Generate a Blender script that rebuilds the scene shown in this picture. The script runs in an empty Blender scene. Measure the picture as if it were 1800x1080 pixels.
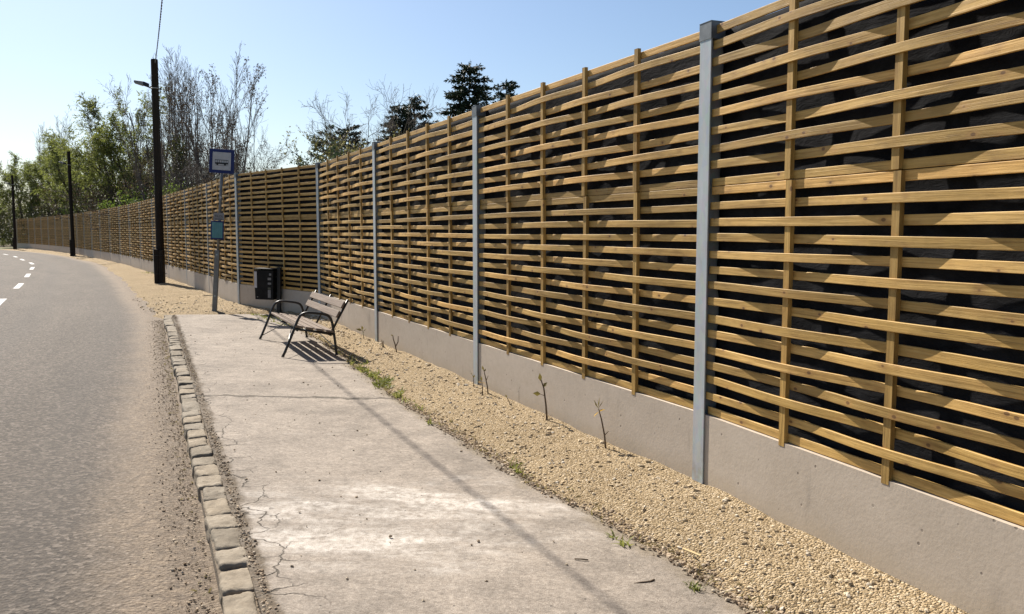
import bpy, bmesh, math, random
import numpy as np
from mathutils import Vector, Matrix, Euler
PI = math.pi
R = math.radians
sc = bpy.context.scene
C = sc.collection

# ------------------------------------------------------------------ camera, sky, sun, exposure
F_PX, PITCH, EYE = 1509.3, 0.08763, 1.6696
cam_d = bpy.data.cameras.new("camera")
cam_d.sensor_width = 36.0
cam_d.lens = 36.0 * F_PX / 1800.0
cam_d.clip_start = 0.05
cam_d.clip_end = 3000
cam = bpy.data.objects.new("camera", cam_d)
cam.location = (0, 0, EYE)
cam.rotation_euler = (PI / 2 - PITCH, 0, 0)
C.objects.link(cam)
sc.camera = cam

SUN_AZ, SUN_EL = R(35), R(42)          # azimuth measured to the left of +Y
world = bpy.data.worlds.new("World")
sc.world = world
world.use_nodes = True
wn = world.node_tree
sky = wn.nodes.new("ShaderNodeTexSky")
sky.sky_type = 'NISHITA'
sky.sun_disc = False
sky.sun_elevation = SUN_EL
sky.sun_rotation = -SUN_AZ
sky.altitude = 100
sky.air_density = 1.0
sky.dust_density = 1.1
sky.ozone_density = 1.0
tint = wn.nodes.new("ShaderNodeMix"); tint.data_type = 'RGBA'; tint.blend_type = 'MULTIPLY'
tint.inputs[0].default_value = 1.0
tint.inputs[7].default_value = (0.89, 0.985, 1.10, 1)
wn.links.new(sky.outputs[0], tint.inputs[6])
wn.links.new(tint.outputs[2], wn.nodes["Background"].inputs[0])
wn.nodes["Background"].inputs[1].default_value = 0.055

sun_d = bpy.data.lights.new("sun", 'SUN')
sun_d.energy = 5.0
sun_d.angle = R(0.5)
sun_d.color = (1.0, 0.93, 0.83)
sun = bpy.data.objects.new("sun", sun_d)
sdir = Vector((-math.sin(SUN_AZ) * math.cos(SUN_EL), math.cos(SUN_AZ) * math.cos(SUN_EL), math.sin(SUN_EL)))
sun.rotation_euler = (-sdir).to_track_quat('-Z', 'Y').to_euler()
sun.location = (-20, 20, 30)
C.objects.link(sun)

sc.view_settings.view_transform = 'Standard'
sc.view_settings.look = 'None'
sc.view_settings.exposure = 1.0
sc.view_settings.gamma = 1.0

rng = np.random.default_rng(7)
random.seed(7)

# ------------------------------------------------------------------ helpers
def tag(o, label=None, cat=None, group=None, kind=None):
    if label: o['label'] = label
    if cat: o['category'] = cat
    if group: o['group'] = group
    if kind: o['kind'] = kind
    return o

def empty(name, loc, rot=(0, 0, 0)):
    o = bpy.data.objects.new(name, None)
    o.empty_display_size = 0.2
    o.location = loc
    o.rotation_euler = rot
    C.objects.link(o)
    return o

def link(name, me, parent=None, loc=None, rot=None):
    o = bpy.data.objects.new(name, me)
    C.objects.link(o)
    if parent: o.parent = parent
    if loc is not None: o.location = loc
    if rot is not None: o.rotation_euler = rot
    return o

def mesh_np(name, V, F, mat, smooth=False, attrs=None, uv=None):
    """V n x 3, F m x k (one face size) -> mesh; attrs: {name: per-vertex floats}; uv: per-vertex n x 2"""
    V = np.asarray(V, dtype=np.float32); F = np.asarray(F, dtype=np.int32)
    me = bpy.data.meshes.new(name)
    n, k = F.shape
    me.vertices.add(len(V)); me.vertices.foreach_set("co", V.ravel())
    me.loops.add(n * k); me.loops.foreach_set("vertex_index", F.ravel())
    me.polygons.add(n)
    me.polygons.foreach_set("loop_start", np.arange(0, n * k, k, dtype=np.int32))
    me.polygons.foreach_set("loop_total", np.full(n, k, dtype=np.int32))
    me.polygons.foreach_set("use_smooth", np.full(n, bool(smooth)))
    if attrs:
        for a, d in attrs.items():
            at = me.attributes.new(a, 'FLOAT', 'POINT')
            at.data.foreach_set("value", np.asarray(d, dtype=np.float32))
    if uv is not None:
        ul = me.uv_layers.new(name="UVMap")
        ul.data.foreach_set("uv", np.asarray(uv, dtype=np.float32)[F.ravel()].ravel())
    me.update(calc_edges=True)
    me.validate()
    if mat: me.materials.append(mat)
    return me

class MB:
    """collects boxes, tubes and lathes and builds ONE mesh"""
    def __init__(s): s.v = []; s.f = []
    def add(s, V, F):
        b = len(s.v); s.v += [tuple(p) for p in V]; s.f += [tuple(i + b for i in f) for f in F]
    def box(s, c, d, M=None):
        x, y, z = d[0] / 2, d[1] / 2, d[2] / 2
        V = [Vector((a * x, b * y, e * z)) for e in (-1, 1) for b in (-1, 1) for a in (-1, 1)]
        if M is not None: V = [M @ p for p in V]
        V = [p + Vector(c) for p in V]
        s.add(V, [(0, 2, 3, 1), (4, 5, 7, 6), (0, 1, 5, 4), (2, 6, 7, 3), (0, 4, 6, 2), (1, 3, 7, 5)])
    def tube(s, pts, r, n=10, cap=True):
        pts = [Vector(p) for p in pts]
        rr = r if isinstance(r, (list, tuple)) else [r] * len(pts)
        rings = []
        up = Vector((0.31, 0.17, 0.94))
        for i, p in enumerate(pts):
            t = (pts[min(i + 1, len(pts) - 1)] - pts[max(i - 1, 0)]).normalized()
            a = t.cross(up)
            if a.length < 1e-3: a = t.cross(Vector((1, 0, 0)))
            a.normalize(); b = t.cross(a)
            rings.append([p + (a * math.cos(2 * PI * k / n) + b * math.sin(2 * PI * k / n)) * rr[i] for k in range(n)])
        V = [q for g in rings for q in g]; F = []
        for i in range(len(pts) - 1):
            for k in range(n):
                F.append((i * n + k, i * n + (k + 1) % n, (i + 1) * n + (k + 1) % n, (i + 1) * n + k))
        if cap:
            F.append(tuple(range(n - 1, -1, -1))); F.append(tuple((len(pts) - 1) * n + k for k in range(n)))
        s.add(V, F)
    def prism(s, poly, z0, z1):
        n = len(poly)
        V = [(x, y, z0) for x, y in poly] + [(x, y, z1) for x, y in poly]
        F = [tuple(range(n - 1, -1, -1)), tuple(range(n, 2 * n))] + [(i, (i + 1) % n, n + (i + 1) % n, n + i) for i in range(n)]
        s.add(V, F)
    def mesh(s, name, mat, smooth=False):
        me = bpy.data.meshes.new(name)
        me.from_pydata(s.v, [], s.f); me.update()
        if mat: me.materials.append(mat)
        if smooth: me.shade_smooth()
        return me
    def build(s, name, mat, parent=None, loc=None, rot=None, bevel=0, smooth=False):
        o = link(name, s.mesh(name, mat, smooth), parent, loc, rot)
        if bevel:
            m = o.modifiers.new("bevel", 'BEVEL'); m.width = bevel; m.segments = 2; m.limit_method = 'ANGLE'
        return o

def smooth_noise(shape, cells, seed):
    """bicubic-ish value noise on a grid, about -1..1"""
    g = np.random.default_rng(seed).uniform(-1, 1, (cells[0] + 3, cells[1] + 3))
    a = np.linspace(0, cells[0], shape[0]); b = np.linspace(0, cells[1], shape[1])
    ia = np.minimum(a.astype(int), cells[0]); ib = np.minimum(b.astype(int), cells[1])
    fa = a - ia; fb = b - ib
    fa = (fa * fa * (3 - 2 * fa))[:, None]; fb = (fb * fb * (3 - 2 * fb))[None, :]
    G = lambda i, j: g[np.ix_(ia + i, ib + j)]
    return (G(0, 0) * (1 - fa) + G(1, 0) * fa) * (1 - fb) + (G(0, 1) * (1 - fa) + G(1, 1) * fa) * fb

def vnoise(x, y, s, seed=0):
    """value noise at scattered points"""
    g = np.random.default_rng(seed).uniform(-1, 1, (256, 256))
    x = np.asarray(x) * s + 1000; y = np.asarray(y) * s + 1000
    i = np.floor(x).astype(int); j = np.floor(y).astype(int)
    fx = x - i; fy = y - j
    fx = fx * fx * (3 - 2 * fx); fy = fy * fy * (3 - 2 * fy)
    G = lambda a, b: g[(i + a) % 256, (j + b) % 256]
    return (G(0, 0) * (1 - fx) + G(1, 0) * fx) * (1 - fy) + (G(0, 1) * (1 - fx) + G(1, 1) * fx) * fy

# ------------------------------------------------------------------ node material helper
class NM:
    def __init__(s, name, rough=0.7, metal=0.0, spec=0.3):
        s.m = bpy.data.materials.new(name); s.m.use_nodes = True
        s.t = s.m.node_tree; s.b = s.t.nodes["Principled BSDF"]
        s.b.inputs["Roughness"].default_value = rough
        s.b.inputs["Metallic"].default_value = metal
        s.b.inputs["Specular IOR Level"].default_value = spec
    def n(s, t, **k):
        o = s.t.nodes.new(t)
        for a, b in k.items(): setattr(o, a, b)
        return o
    def l(s, a, b): s.t.links.new(a, b)
    def setin(s, sock, v):
        if hasattr(v, "is_linked"): s.l(v, sock)
        else: sock.default_value = v
    def math(s, op, a, b=0.0, c=None, clamp=False):
        o = s.n("ShaderNodeMath", operation=op); o.use_clamp = clamp
        s.setin(o.inputs[0], a); s.setin(o.inputs[1], b)
        if c is not None: s.setin(o.inputs[2], c)
        return o.outputs[0]
    def coord(s, which="Object"):
        return s.n("ShaderNodeTexCoord").outputs[which]
    def attr(s, name):
        return s.n("ShaderNodeAttribute", attribute_name=name).outputs["Fac"]
    def objrand(s):
        return s.n("ShaderNodeObjectInfo").outputs["Random"]
    def map(s, v, scale=(1, 1, 1), loc=(0, 0, 0)):
        o = s.n("ShaderNodeMapping"); s.l(v, o.inputs[0])
        o.inputs[1].default_value = loc; o.inputs[3].default_value = scale
        return o.outputs[0]
    def noise(s, v, scale, detail=4, rough=0.55, dist=0.0):
        o = s.n("ShaderNodeTexNoise"); s.l(v, o.inputs["Vector"])
        o.inputs["Scale"].default_value = scale; o.inputs["Detail"].default_value = detail
        o.inputs["Roughness"].default_value = rough; o.inputs["Distortion"].default_value = dist
        return o.outputs["Fac"]
    def voro(s, v, scale, feature='F1', rnd=1.0):
        o = s.n("ShaderNodeTexVoronoi", feature=feature); s.l(v, o.inputs["Vector"])
        o.inputs["Scale"].default_value = scale; o.inputs["Randomness"].default_value = rnd
        return o
    def ramp(s, f, stops):
        o = s.n("ShaderNodeValToRGB"); s.setin(o.inputs[0], f)
        e = o.color_ramp.elements
        while len(e) < len(stops): e.new(0.5)
        for i, (p, c) in enumerate(stops):
            e[i].position = p
            e[i].color = (c, c, c, 1) if isinstance(c, (int, float)) else (*c, 1)
        return o.outputs[0]
    def step(s, f, a, b):
        o = s.n("ShaderNodeMapRange"); s.setin(o.inputs[0], f)
        o.inputs[1].default_value = a; o.inputs[2].default_value = b
        o.interpolation_type = 'SMOOTHSTEP'
        return o.outputs[0]
    def mix(s, f, a, b, mode='MIX'):
        o = s.n("ShaderNodeMix", data_type='RGBA', blend_type=mode)
        s.setin(o.inputs[0], f)
        for k, v in ((6, a), (7, b)):
            if isinstance(v, (tuple, list)): v = (*v[:3], 1)
            s.setin(o.inputs[k], v)
        return o.outputs[2]
    def bump(s, h, dist=0.01, strength=0.6, base=None):
        o = s.n("ShaderNodeBump"); s.l(h, o.inputs["Height"])
        o.inputs["Distance"].default_value = dist; o.inputs["Strength"].default_value = strength
        if base is not None: s.l(base, o.inputs["Normal"])
        return o.outputs[0]
    def out(s, col=None, normal=None, rough=None):
        if col is not None: s.setin(s.b.inputs["Base Color"], (*col, 1) if isinstance(col, tuple) else col)
        if normal is not None: s.l(normal, s.b.inputs["Normal"])
        if rough is not None: s.setin(s.b.inputs["Roughness"], rough)
        return s.m

def mat_plain(name, c1, c2, scale=8, rough=0.6, metal=0.0, bump=0.0, spec=0.3):
    k = NM(name, rough, metal, spec); co = k.coord()
    f = k.noise(co, scale, 5)
    nb = k.bump(k.noise(co, scale * 6, 4), bump, 0.7) if bump else None
    return k.out(k.ramp(f, [(0.3, c1), (0.7, c2)]), nb)

# ---- wood of the fence: UV = metres along the slat, metres across (+ offset per slat); rnd per slat
def mat_wood():
    k = NM("pine_slats", 0.62, 0, 0.25)
    uv = k.coord("UV"); r = k.attr("rnd")
    g1 = k.noise(k.map(uv, (1.6, 42, 1)), 1.0, 6, 0.6, 0.6)
    g2 = k.noise(k.map(uv, (7, 260, 1)), 1.0, 3, 0.6)
    patch = k.noise(k.map(uv, (2.2, 9, 1)), 1.0, 3)
    base = k.ramp(g1, [(0.25, (0.285, 0.163, 0.044)), (0.5, (0.50, 0.312, 0.098)), (0.75, (0.66, 0.435, 0.160))])
    base = k.mix(k.step(patch, 0.45, 0.75), base, k.mix(0.5, base, (0.46, 0.26, 0.08)))
    hue = k.ramp(r, [(0.0, (0.60, 0.60, 0.56)), (0.35, (0.88, 0.88, 0.80)), (0.7, (1.0, 1.0, 1.0)), (1.0, (1.20, 1.14, 1.10))])
    base = k.mix(1.0, base, hue, 'MULTIPLY')
    base = k.mix(k.math('MULTIPLY', k.step(g2, 0.54, 0.72), 0.38), base, (0.26, 0.15, 0.05))
    vo = k.voro(k.map(uv, (7.0, 8.5, 1)), 1.0)
    kn = vo.outputs["Distance"]
    halo = k.math('MULTIPLY', k.step(kn, 0.34, 0.10), 0.60)
    core = k.math('MULTIPLY', k.step(kn, 0.125, 0.08), 0.85)
    base = k.mix(halo, base, (0.36, 0.20, 0.065))
    base = k.mix(core, base, (0.13, 0.065, 0.024))
    blot = k.noise(k.map(uv, (5, 14, 1), (8, 1, 0)), 1.0, 5, 0.65)
    base = k.mix(1.0, base, k.ramp(blot, [(0.3, (0.72, 0.70, 0.66)), (0.5, (1, 1, 1)), (0.72, (1.14, 1.13, 1.12))]), 'MULTIPLY')
    crack = k.step(k.noise(k.map(uv, (1.3, 150, 1), (3, 0, 0)), 1.0, 2, 0.5), 0.66, 0.72)
    base = k.mix(k.math('MULTIPLY', crack, 0.7), base, (0.10, 0.055, 0.02))
    h = k.math('ADD', k.math('MULTIPLY', g1, 0.7), k.math('MULTIPLY', g2, 0.3))
    return k.out(base, k.bump(h, 0.005, 0.75))
M_WOOD = mat_wood()

def mat_steel():
    k = NM("galvanised_steel", 0.5, 0.15, 0.4); co = k.coord()
    v = k.voro(k.map(co, (1, 1, 0.6)), 26).outputs["Color"]
    f = k.noise(k.map(co, (3, 3, 0.6)), 3, 5)
    c = k.ramp(f, [(0.3, (0.33, 0.36, 0.375)), (0.7, (0.42, 0.45, 0.46))])
    c = k.mix(0.10, c, v, 'SOFT_LIGHT')
    dz = k.n("ShaderNodeSeparateXYZ"); k.l(co, dz.inputs[0])
    dirt = k.math('MULTIPLY', k.step(dz.outputs[2], 0.35, 0.0), k.step(k.noise(co, 9, 4), 0.4, 0.65))
    c = k.mix(k.math('MULTIPLY', dirt, 0.8), c, (0.27, 0.215, 0.155))
    drip = k.step(k.noise(k.map(co, (30, 30, 1.2)), 1.0, 3), 0.6, 0.72)
    c = k.mix(k.math('MULTIPLY', drip, 0.25), c, (0.46, 0.49, 0.5))
    return k.out(c, k.bump(f, 0.002, 0.3), k.ramp(f, [(0.3, 0.42), (0.7, 0.58)]))
M_STEEL = mat_steel()
M_CAP = mat_plain("weathered_cap_steel", (0.10, 0.115, 0.125), (0.17, 0.185, 0.195), 14, 0.55, 0.4)

def mat_plinth():
    k = NM("precast_concrete", 0.85, 0, 0.2); co = k.coord(); r = k.objrand()
    off = k.n("ShaderNodeVectorMath", operation='ADD'); k.l(co, off.inputs[0])
    cx = k.n("ShaderNodeCombineXYZ"); k.l(k.math('MULTIPLY', r, 91.0), cx.inputs[0]); k.l(cx.outputs[0], off.inputs[1])
    co = off.outputs[0]
    f = k.noise(k.map(co, (1.2, 1, 2.0)), 1.6, 6, 0.6)
    c = k.ramp(f, [(0.3, (0.405, 0.345, 0.280)), (0.7, (0.495, 0.428, 0.357))])
    c = k.mix(0.35, c, k.ramp(k.noise(co, 22, 5), [(0.3, (0.395, 0.335, 0.272)), (0.7, (0.50, 0.432, 0.36))]))
    tint = k.ramp(r, [(0.0, (0.93, 0.92, 0.90)), (1.0, (1.03, 1.02, 1.0))])
    c = k.mix(1.0, c, tint, 'MULTIPLY')
    st = k.math('MULTIPLY', k.step(k.noise(k.map(co, (7, 7, 1.6)), 1.0, 4), 0.57, 0.72), k.step(k.noise(co, 2.2, 2), 0.42, 0.62))
    c = k.mix(k.math('MULTIPLY', st, 0.7), c, (0.25, 0.215, 0.18))
    pit = k.step(k.voro(co, 11).outputs["Distance"], 0.115, 0.06)
    pit = k.math('MULTIPLY', pit, k.step(k.noise(co, 3.0, 2), 0.43, 0.54))
    c = k.mix(k.math('MULTIPLY', pit, 0.75), c, (0.12, 0.10, 0.085))
    obz = k.n("ShaderNodeSeparateXYZ"); k.l(k.coord(), obz.inputs[0])
    spl = k.math('MULTIPLY', k.step(k.math('ADD', obz.outputs[2], k.math('MULTIPLY', k.noise(co, 5, 5, 0.7), -0.16)), 0.10, -0.06), 0.5)
    c = k.mix(spl, c, (0.36, 0.29, 0.20))
    h = k.math('SUBTRACT', k.noise(co, 60, 4), pit)
    return k.out(c, k.bump(h, 0.003, 0.4))
M_PLINTH = mat_plinth()

def mat_membrane():
    k = NM("black_membrane", 0.9, 0, 0.03); co = k.coord()
    f = k.noise(k.map(co, (1, 1, 1.6)), 5, 6, 0.6, 0.6)
    c = k.ramp(f, [(0.35, (0.009, 0.009, 0.010)), (0.7, (0.026, 0.026, 0.028))])
    w = k.noise(k.map(co, (2.0, 2, 7)), 4, 5, 0.65, 0.8)
    return k.out(c, k.bump(w, 0.012, 0.6), k.ramp(f, [(0.3, 0.75), (0.7, 0.95)]))
M_MEMB = mat_membrane()

# ------------------------------------------------------------------ layout (metres; camera over the origin, looking along +Y)
FA = 0.42226
FD = np.array([-math.sin(FA), math.cos(FA)])           # along the near fence, away from the camera
FN = np.array([-math.cos(FA), -math.sin(FA)])          # towards the road
P0 = np.array([1.2443, 5.5482])
FD2 = np.array([-math.sin(R(20.0)), math.cos(R(20.0))])    # the nearest bay turns in a little
posts = [P0 - 8 * FD2, P0 - 4 * FD2, P0, P0 + 3.94 * FD, P0 + 7.97 * FD, P0 + 12.08 * FD, np.array([-6.18, 19.42])]
ctrl = np.array([[-6.18, 19.42], [-11.0, 28.3], [-16.15, 37.4], [-20.7, 45.2], [-25.8, 53.3], [-31.9, 62.8], [-39.2, 73.4], [-47.7, 85.0]])
def walk(poly, step):
    """points every STEP metres along a densely sampled Catmull-Rom curve"""
    P = np.vstack([2 * poly[0] - poly[1], poly, 2 * poly[-1] - poly[-2]])
    dense = []
    for i in range(1, len(P) - 2):
        for t in np.linspace(0, 1, 60, endpoint=False):
            a, b, c, d = P[i - 1], P[i], P[i + 1], P[i + 2]
            dense.append(0.5 * (2 * b + (c - a) * t + (2 * a - 5 * b + 4 * c - d) * t * t + (3 * b - a - 3 * c + d) * t ** 3))
    dense.append(P[-2]); dense = np.array(dense)
    s = np.concatenate([[0], np.cumsum(np.linalg.norm(np.diff(dense, axis=0), axis=1))])
    q = np.arange(0, s[-1] + 1e-6, step)
    return np.stack([np.interp(q, s, dense[:, 0]), np.interp(q, s, dense[:, 1])], 1), s[-1]
_, Ltot = walk(ctrl, 1.0)
nb = round(Ltot / 4.0)
far, _ = walk(ctrl, Ltot / nb - 1e-4)
posts += [p for p in far[1:nb + 1]]
e = posts[-1]
posts += [e + 4 * np.array([-0.70, 0.714]), e + 4 * np.array([-0.70, 0.714]) + 4 * np.array([-0.53, 0.848])]
posts = np.array(posts)
NP_ = len(posts)

# ------------------------------------------------------------------ FENCE
ZB, ZT = 0.489, 2.955            # bottom and top of the wood
ZSEAM = 1.955
AMP = 0.026
def slat_offsets(s, L, parity, front_even, AMP=0.021):
    """how far the slat stands off the fence plane at s: weaves past four battens"""
    kn = [0.0] + [L * k / 5 for k in range(1, 5)] + [L]
    val = [-0.2 * AMP]
    for k in range(1, 5): val.append(AMP * (1 if (k + parity) % 2 == 0 else -1))
    val.append(-0.2 * AMP)
    if front_even is None: val = [-AMP] * 6
    i = np.clip(np.searchsorted(kn, s, side='right') - 1, 0, 4)
    kn = np.array(kn); val = np.array(val)
    t = (s - kn[i]) / (kn[i + 1] - kn[i])
    w = 0.5 - 0.5 * np.cos(PI * t)
    w = 0.65 * w + 0.35 * t * t * t * (t * (6 * t - 15) + 10)
    return val[i] * (1 - w) + val[i + 1] * w

def panel_mesh(name, z0, z1, n, par, seed, lower, L=3.9, nseg=60, with_battens=False, amp=0.021):
    """n slats woven through four battens; local x along the bay from post to post, +y to the road"""
    rg = np.random.default_rng(seed)
    s = np.linspace(0, L, nseg + 1)
    V = []; F = []; U = []; Rn = []
    base = 0
    pitch = (z1 - z0 - 0.050) / (n - 1)
    for i in range(n):
        z = z0 + 0.025 + i * pitch + rg.uniform(-.003, .003) * (0 < i < n - 1)
        edge = (i == 0 or i == n - 1)
        off = slat_offsets(s, L, par + i, None if edge else 1, amp) + (rg.normal(0, .0018))
        off = off + 0.003 * np.sin(s * rg.uniform(1, 3) + rg.uniform(0, 6)) * (not edge)
        hh = 0.0247 + rg.uniform(-.0015, .0015); th = 0.0068; c = 0.0022
        zz = z + 0.005 * np.sin(s * rg.uniform(.6, 1.4) + rg.uniform(0, 6)) * (not edge) + (s - L / 2) * rg.normal(0, .0016) * (not edge)
        sec = [(-th, -hh + c), (-th + c, -hh), (th - c, -hh), (th, -hh + c), (th, hh - c), (th - c, hh), (-th + c, hh), (-th, hh - c)]
        uo = rg.uniform(0, 60); vo = rg.uniform(0, 60); rr = rg.uniform()
        run = np.array([0, .003, .014, .017, .079, .082, .094, .097])
        for k, (a, b) in enumerate(sec):
            V.append(np.stack([s, off + a, zz + b], 1))
            U.append(np.stack([s + uo, np.full_like(s, vo + run[k])], 1))
        m = nseg + 1
        for k in range(8):
            k2 = (k + 1) % 8
            a = base + k * m + np.arange(nseg); b = base + k2 * m + np.arange(nseg)
            F.append(np.stack([a, a + 1, b + 1, b], 1))
        for x in (0, nseg):
            idx = [base + k * m + x for k in range(8)]
            F.append(np.array([[idx[0], idx[1], idx[2], idx[7]], [idx[2], idx[3], idx[6], idx[7]], [idx[3], idx[4], idx[5], idx[6]]]))
        Rn += [rr] * (8 * m); base += 8 * m
    if with_battens:
        for k in range(1, 5):
            x = L * k / 5
            for V2, F2 in [batten_arrays(z0, z1)]:
                V.append(V2 + np.array([x, 0, 0])); F.append(F2 + base); U.append(np.stack([V2[:, 2], V2[:, 0] + k], 1)); Rn += [0.2] * 8; base += 8
    return mesh_np(name, np.vstack(V), np.vstack(F), M_WOOD, False, {"rnd": Rn}, np.vstack(U))

def batten_arrays(z0, z1):
    x, y = 0.0235, 0.0135
    V = np.array([(a * x, b * y, c) for c in (z0, z1) for b in (-1, 1) for a in (-1, 1)], dtype=float)
    F = np.array([(0, 2, 3, 1), (4, 5, 7, 6), (0, 1, 5, 4), (2, 6, 7, 3), (0, 4, 6, 2), (1, 3, 7, 5)])
    return V, F
def batten_mesh(z0, z1, seed):
    V, F = batten_arrays(z0, z1); rg = np.random.default_rng(seed)
    V4 = V[F.ravel()]; n = len(F)
    F4 = np.arange(n * 4).reshape(n, 4)
    U = np.stack([V4[:, 2] + rg.uniform(0, 50), V4[:, 0] + V4[:, 1] * 1.3 + rg.uniform(0, 50)], 1)
    return mesh_np("batten", V4, F4, M_WOOD, False, {"rnd": np.full(len(V4), rg.uniform(0, .3))}, U)

up_m = [panel_mesh("slat_panel", ZSEAM + .001, ZT, 10, 1 - p, 10 + p + 2 * q, False) for q in range(2) for p in range(2)]
lo_m = [panel_mesh("slat_panel", ZB, ZSEAM - .002, 15, 1 - p, 30 + p + 2 * q, True) for q in range(2) for p in range(2)]
up_f = [panel_mesh("slat_panel", ZSEAM + .001, ZT, 10, 1 - p, 50 + p, False, nseg=40, with_battens=True, amp=0.037) for p in range(2)]
lo_f = [panel_mesh("slat_panel", ZB, ZSEAM - .002, 15, 1 - p, 60 + p, True, nseg=40, with_battens=True, amp=0.037) for p in range(2)]
up_w = [panel_mesh("slat_panel", ZSEAM + .001, ZT, 10, 1 - p, 90 + p, False, amp=0.030) for p in range(2)]
lo_w = [panel_mesh("slat_panel", ZB, ZSEAM - .002, 15, 1 - p, 95 + p, True, amp=0.030) for p in range(2)]
bat_u = [batten_mesh(ZSEAM + .004, ZT + .022, 70 + i) for i in range(4)]
bat_l = [batten_mesh(ZB - .024, ZSEAM - .004, 80 + i) for i in range(4)]

def membrane_mesh(seed):
    nx, nz = 110, 70
    x = np.linspace(0, 3.93, nx); z = np.linspace(ZB - .01, ZT - .03, nz)
    X, Z = np.meshgrid(x, z, indexing='ij')
    d = 0.007 * smooth_noise((nx, nz), (6, 8), seed) + 0.004 * smooth_noise((nx, nz), (18, 26), seed + 1) + 0.002 * smooth_noise((nx, nz), (50, 50), seed + 2)
    bul = 0.006 * np.sin(Z * 2 * PI / 0.62 + smooth_noise((nx, nz), (4, 3), seed + 3) * 2)
    Y = -0.078 + d + bul
    V = np.stack([X, Y, Z], -1).reshape(-1, 3)
    i, j = np.meshgrid(np.arange(nx - 1), np.arange(nz - 1), indexing='ij')
    a = (i * nz + j).ravel()
    front = np.stack([a, a + 1, a + nz + 1, a + nz], 1)
    B = V.copy(); B[:, 1] = -0.135                                       # the board behind: a real thickness
    n = len(V)
    back = np.stack([a, a + nz, a + nz + 1, a + 1], 1) + n
    rim = []
    ring = [k * nz for k in range(nx)] + [(nx - 1) * nz + k for k in range(1, nz)] + [k * nz + nz - 1 for k in range(nx - 2, -1, -1)] + [k for k in range(nz - 2, 0, -1)]
    for p, q in zip(ring, ring[1:] + ring[:1]): rim.append((p, q, q + n, p + n))
    return mesh_np("backing_sheet", np.vstack([V, B]), np.vstack([front, back, np.array(rim)]), M_MEMB, True)
memb_m = [membrane_mesh(100), membrane_mesh(200)]

def plinth_mesh():
    m = MB(); m.box((1.965, -0.045, 0.17), (3.925, 0.112, 0.63)); return m.mesh("concrete_plinth", M_PLINTH)
plinth_m = plinth_mesh()
def post_mesh():
    m = MB()
    m.box((0, 0.021, 1.34), (0.118, 0.009, 3.24)); m.box((0, -0.136, 1.34), (0.118, 0.009, 3.24)); m.box((0, -0.0575, 1.34), (0.007, 0.148, 3.24))
    return m.mesh("post", M_STEEL)
post_m = post_mesh()
def far_post_mesh():
    m = MB()
    m.box((0, 0.012, 1.33), (0.05, 0.008, 3.22)); m.box((0, -0.136, 1.33), (0.118, 0.009, 3.22)); m.box((0, -0.062, 1.33), (0.007, 0.139, 3.22))
    return m.mesh("post", M_STEEL)
post_f = far_post_mesh()
def cap_mesh():
    m = MB()
    m.box((0, 0.0275, 2.925), (0.122, 0.003, 0.105)); m.box((0.0625, -0.0575, 2.925), (0.003, 0.173, 0.105)); m.box((-0.0625, -0.0575, 2.925), (0.003, 0.173, 0.105)); m.box((0, -0.0565, 2.980), (0.128, 0.175, 0.003))
    return m.mesh("post_cap", M_CAP)
cap_m = cap_mesh()

fence = empty("noise_barrier_fence", (P0[0], P0[1], 0))
tag(fence, "long wooden noise barrier of woven horizontal slats between galvanised steel posts on a concrete base", "fence")
FO = Vector((P0[0], P0[1], 0))
for i in range(NP_):
    a = posts[max(i - 1, 0)]; b = posts[min(i + 1, NP_ - 1)]
    d = (b - a) / np.linalg.norm(b - a)
    # local +y must point to the road: x axis along the bay away from the camera, +y = left of it
    ang = math.atan2(d[1], d[0])
    o = link("post", post_m if i < 7 else post_f, fence, Vector((posts[i][0], posts[i][1], 0)) - FO, (0, 0, ang))
    if i < 7: c = link("post_cap", cap_m, o)
for i in range(NP_ - 1):
    a, b = posts[i], posts[i + 1]
    d = (b - a); L = np.linalg.norm(d); d = d / L; ang = math.atan2(d[1], d[0])
    par = i % 2
    gap = 0.05; sx = (L - 0.1) / 3.9
    near = a[1] < 46
    def at(s): return Vector((a[0] + d[0] * s, a[1] + d[1] * s, 0)) - FO
    q = (i // 2) % 2
    um = (up_m[par + 2 * q] if i < 4 else up_w[par]) if near else up_f[par]
    lm = (lo_m[par + 2 * q] if i < 4 else lo_w[par]) if near else lo_f[par]
    if i > 5: gap = 0.022; sx = (L - 0.044) / 3.9
    for me, bm_ in ((um, bat_u), (lm, bat_l)):
        p = link("slat_panel", me, fence, at(gap), (0, 0, ang)); p.scale.x = sx
        if i == 5: p.scale.y = 0.7
        if near:
            for k in range(1, 5):
                t = link("batten", bm_[(k + i) % 4], p, (3.9 * k / 5 + (0.012 if me is um else -0.006), 0, 0))
                t.rotation_euler.y = random.uniform(-.004, .004)
    link("backing_sheet", memb_m[i % 2], fence, at(.035), (0, 0, ang)).scale.x = (L - .07) / 3.93
    link("concrete_plinth", plinth_m, fence, at(.035), (0, 0, ang)).scale.x = (L - .07) / 3.93

# ------------------------------------------------------------------ GROUND, ROAD, PLATFORM, GRAVEL
KD = np.array([-0.390, 0.9208]); KN = np.array([-0.9208, -0.390])     # along the kerb; towards the road
K0 = np.array([-1.27, 3.63])                                          # road face of the kerb
KEND = 14.35                                                          # metres from K0 to the far end of the kerb
ROAD_Z = -0.075
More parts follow.
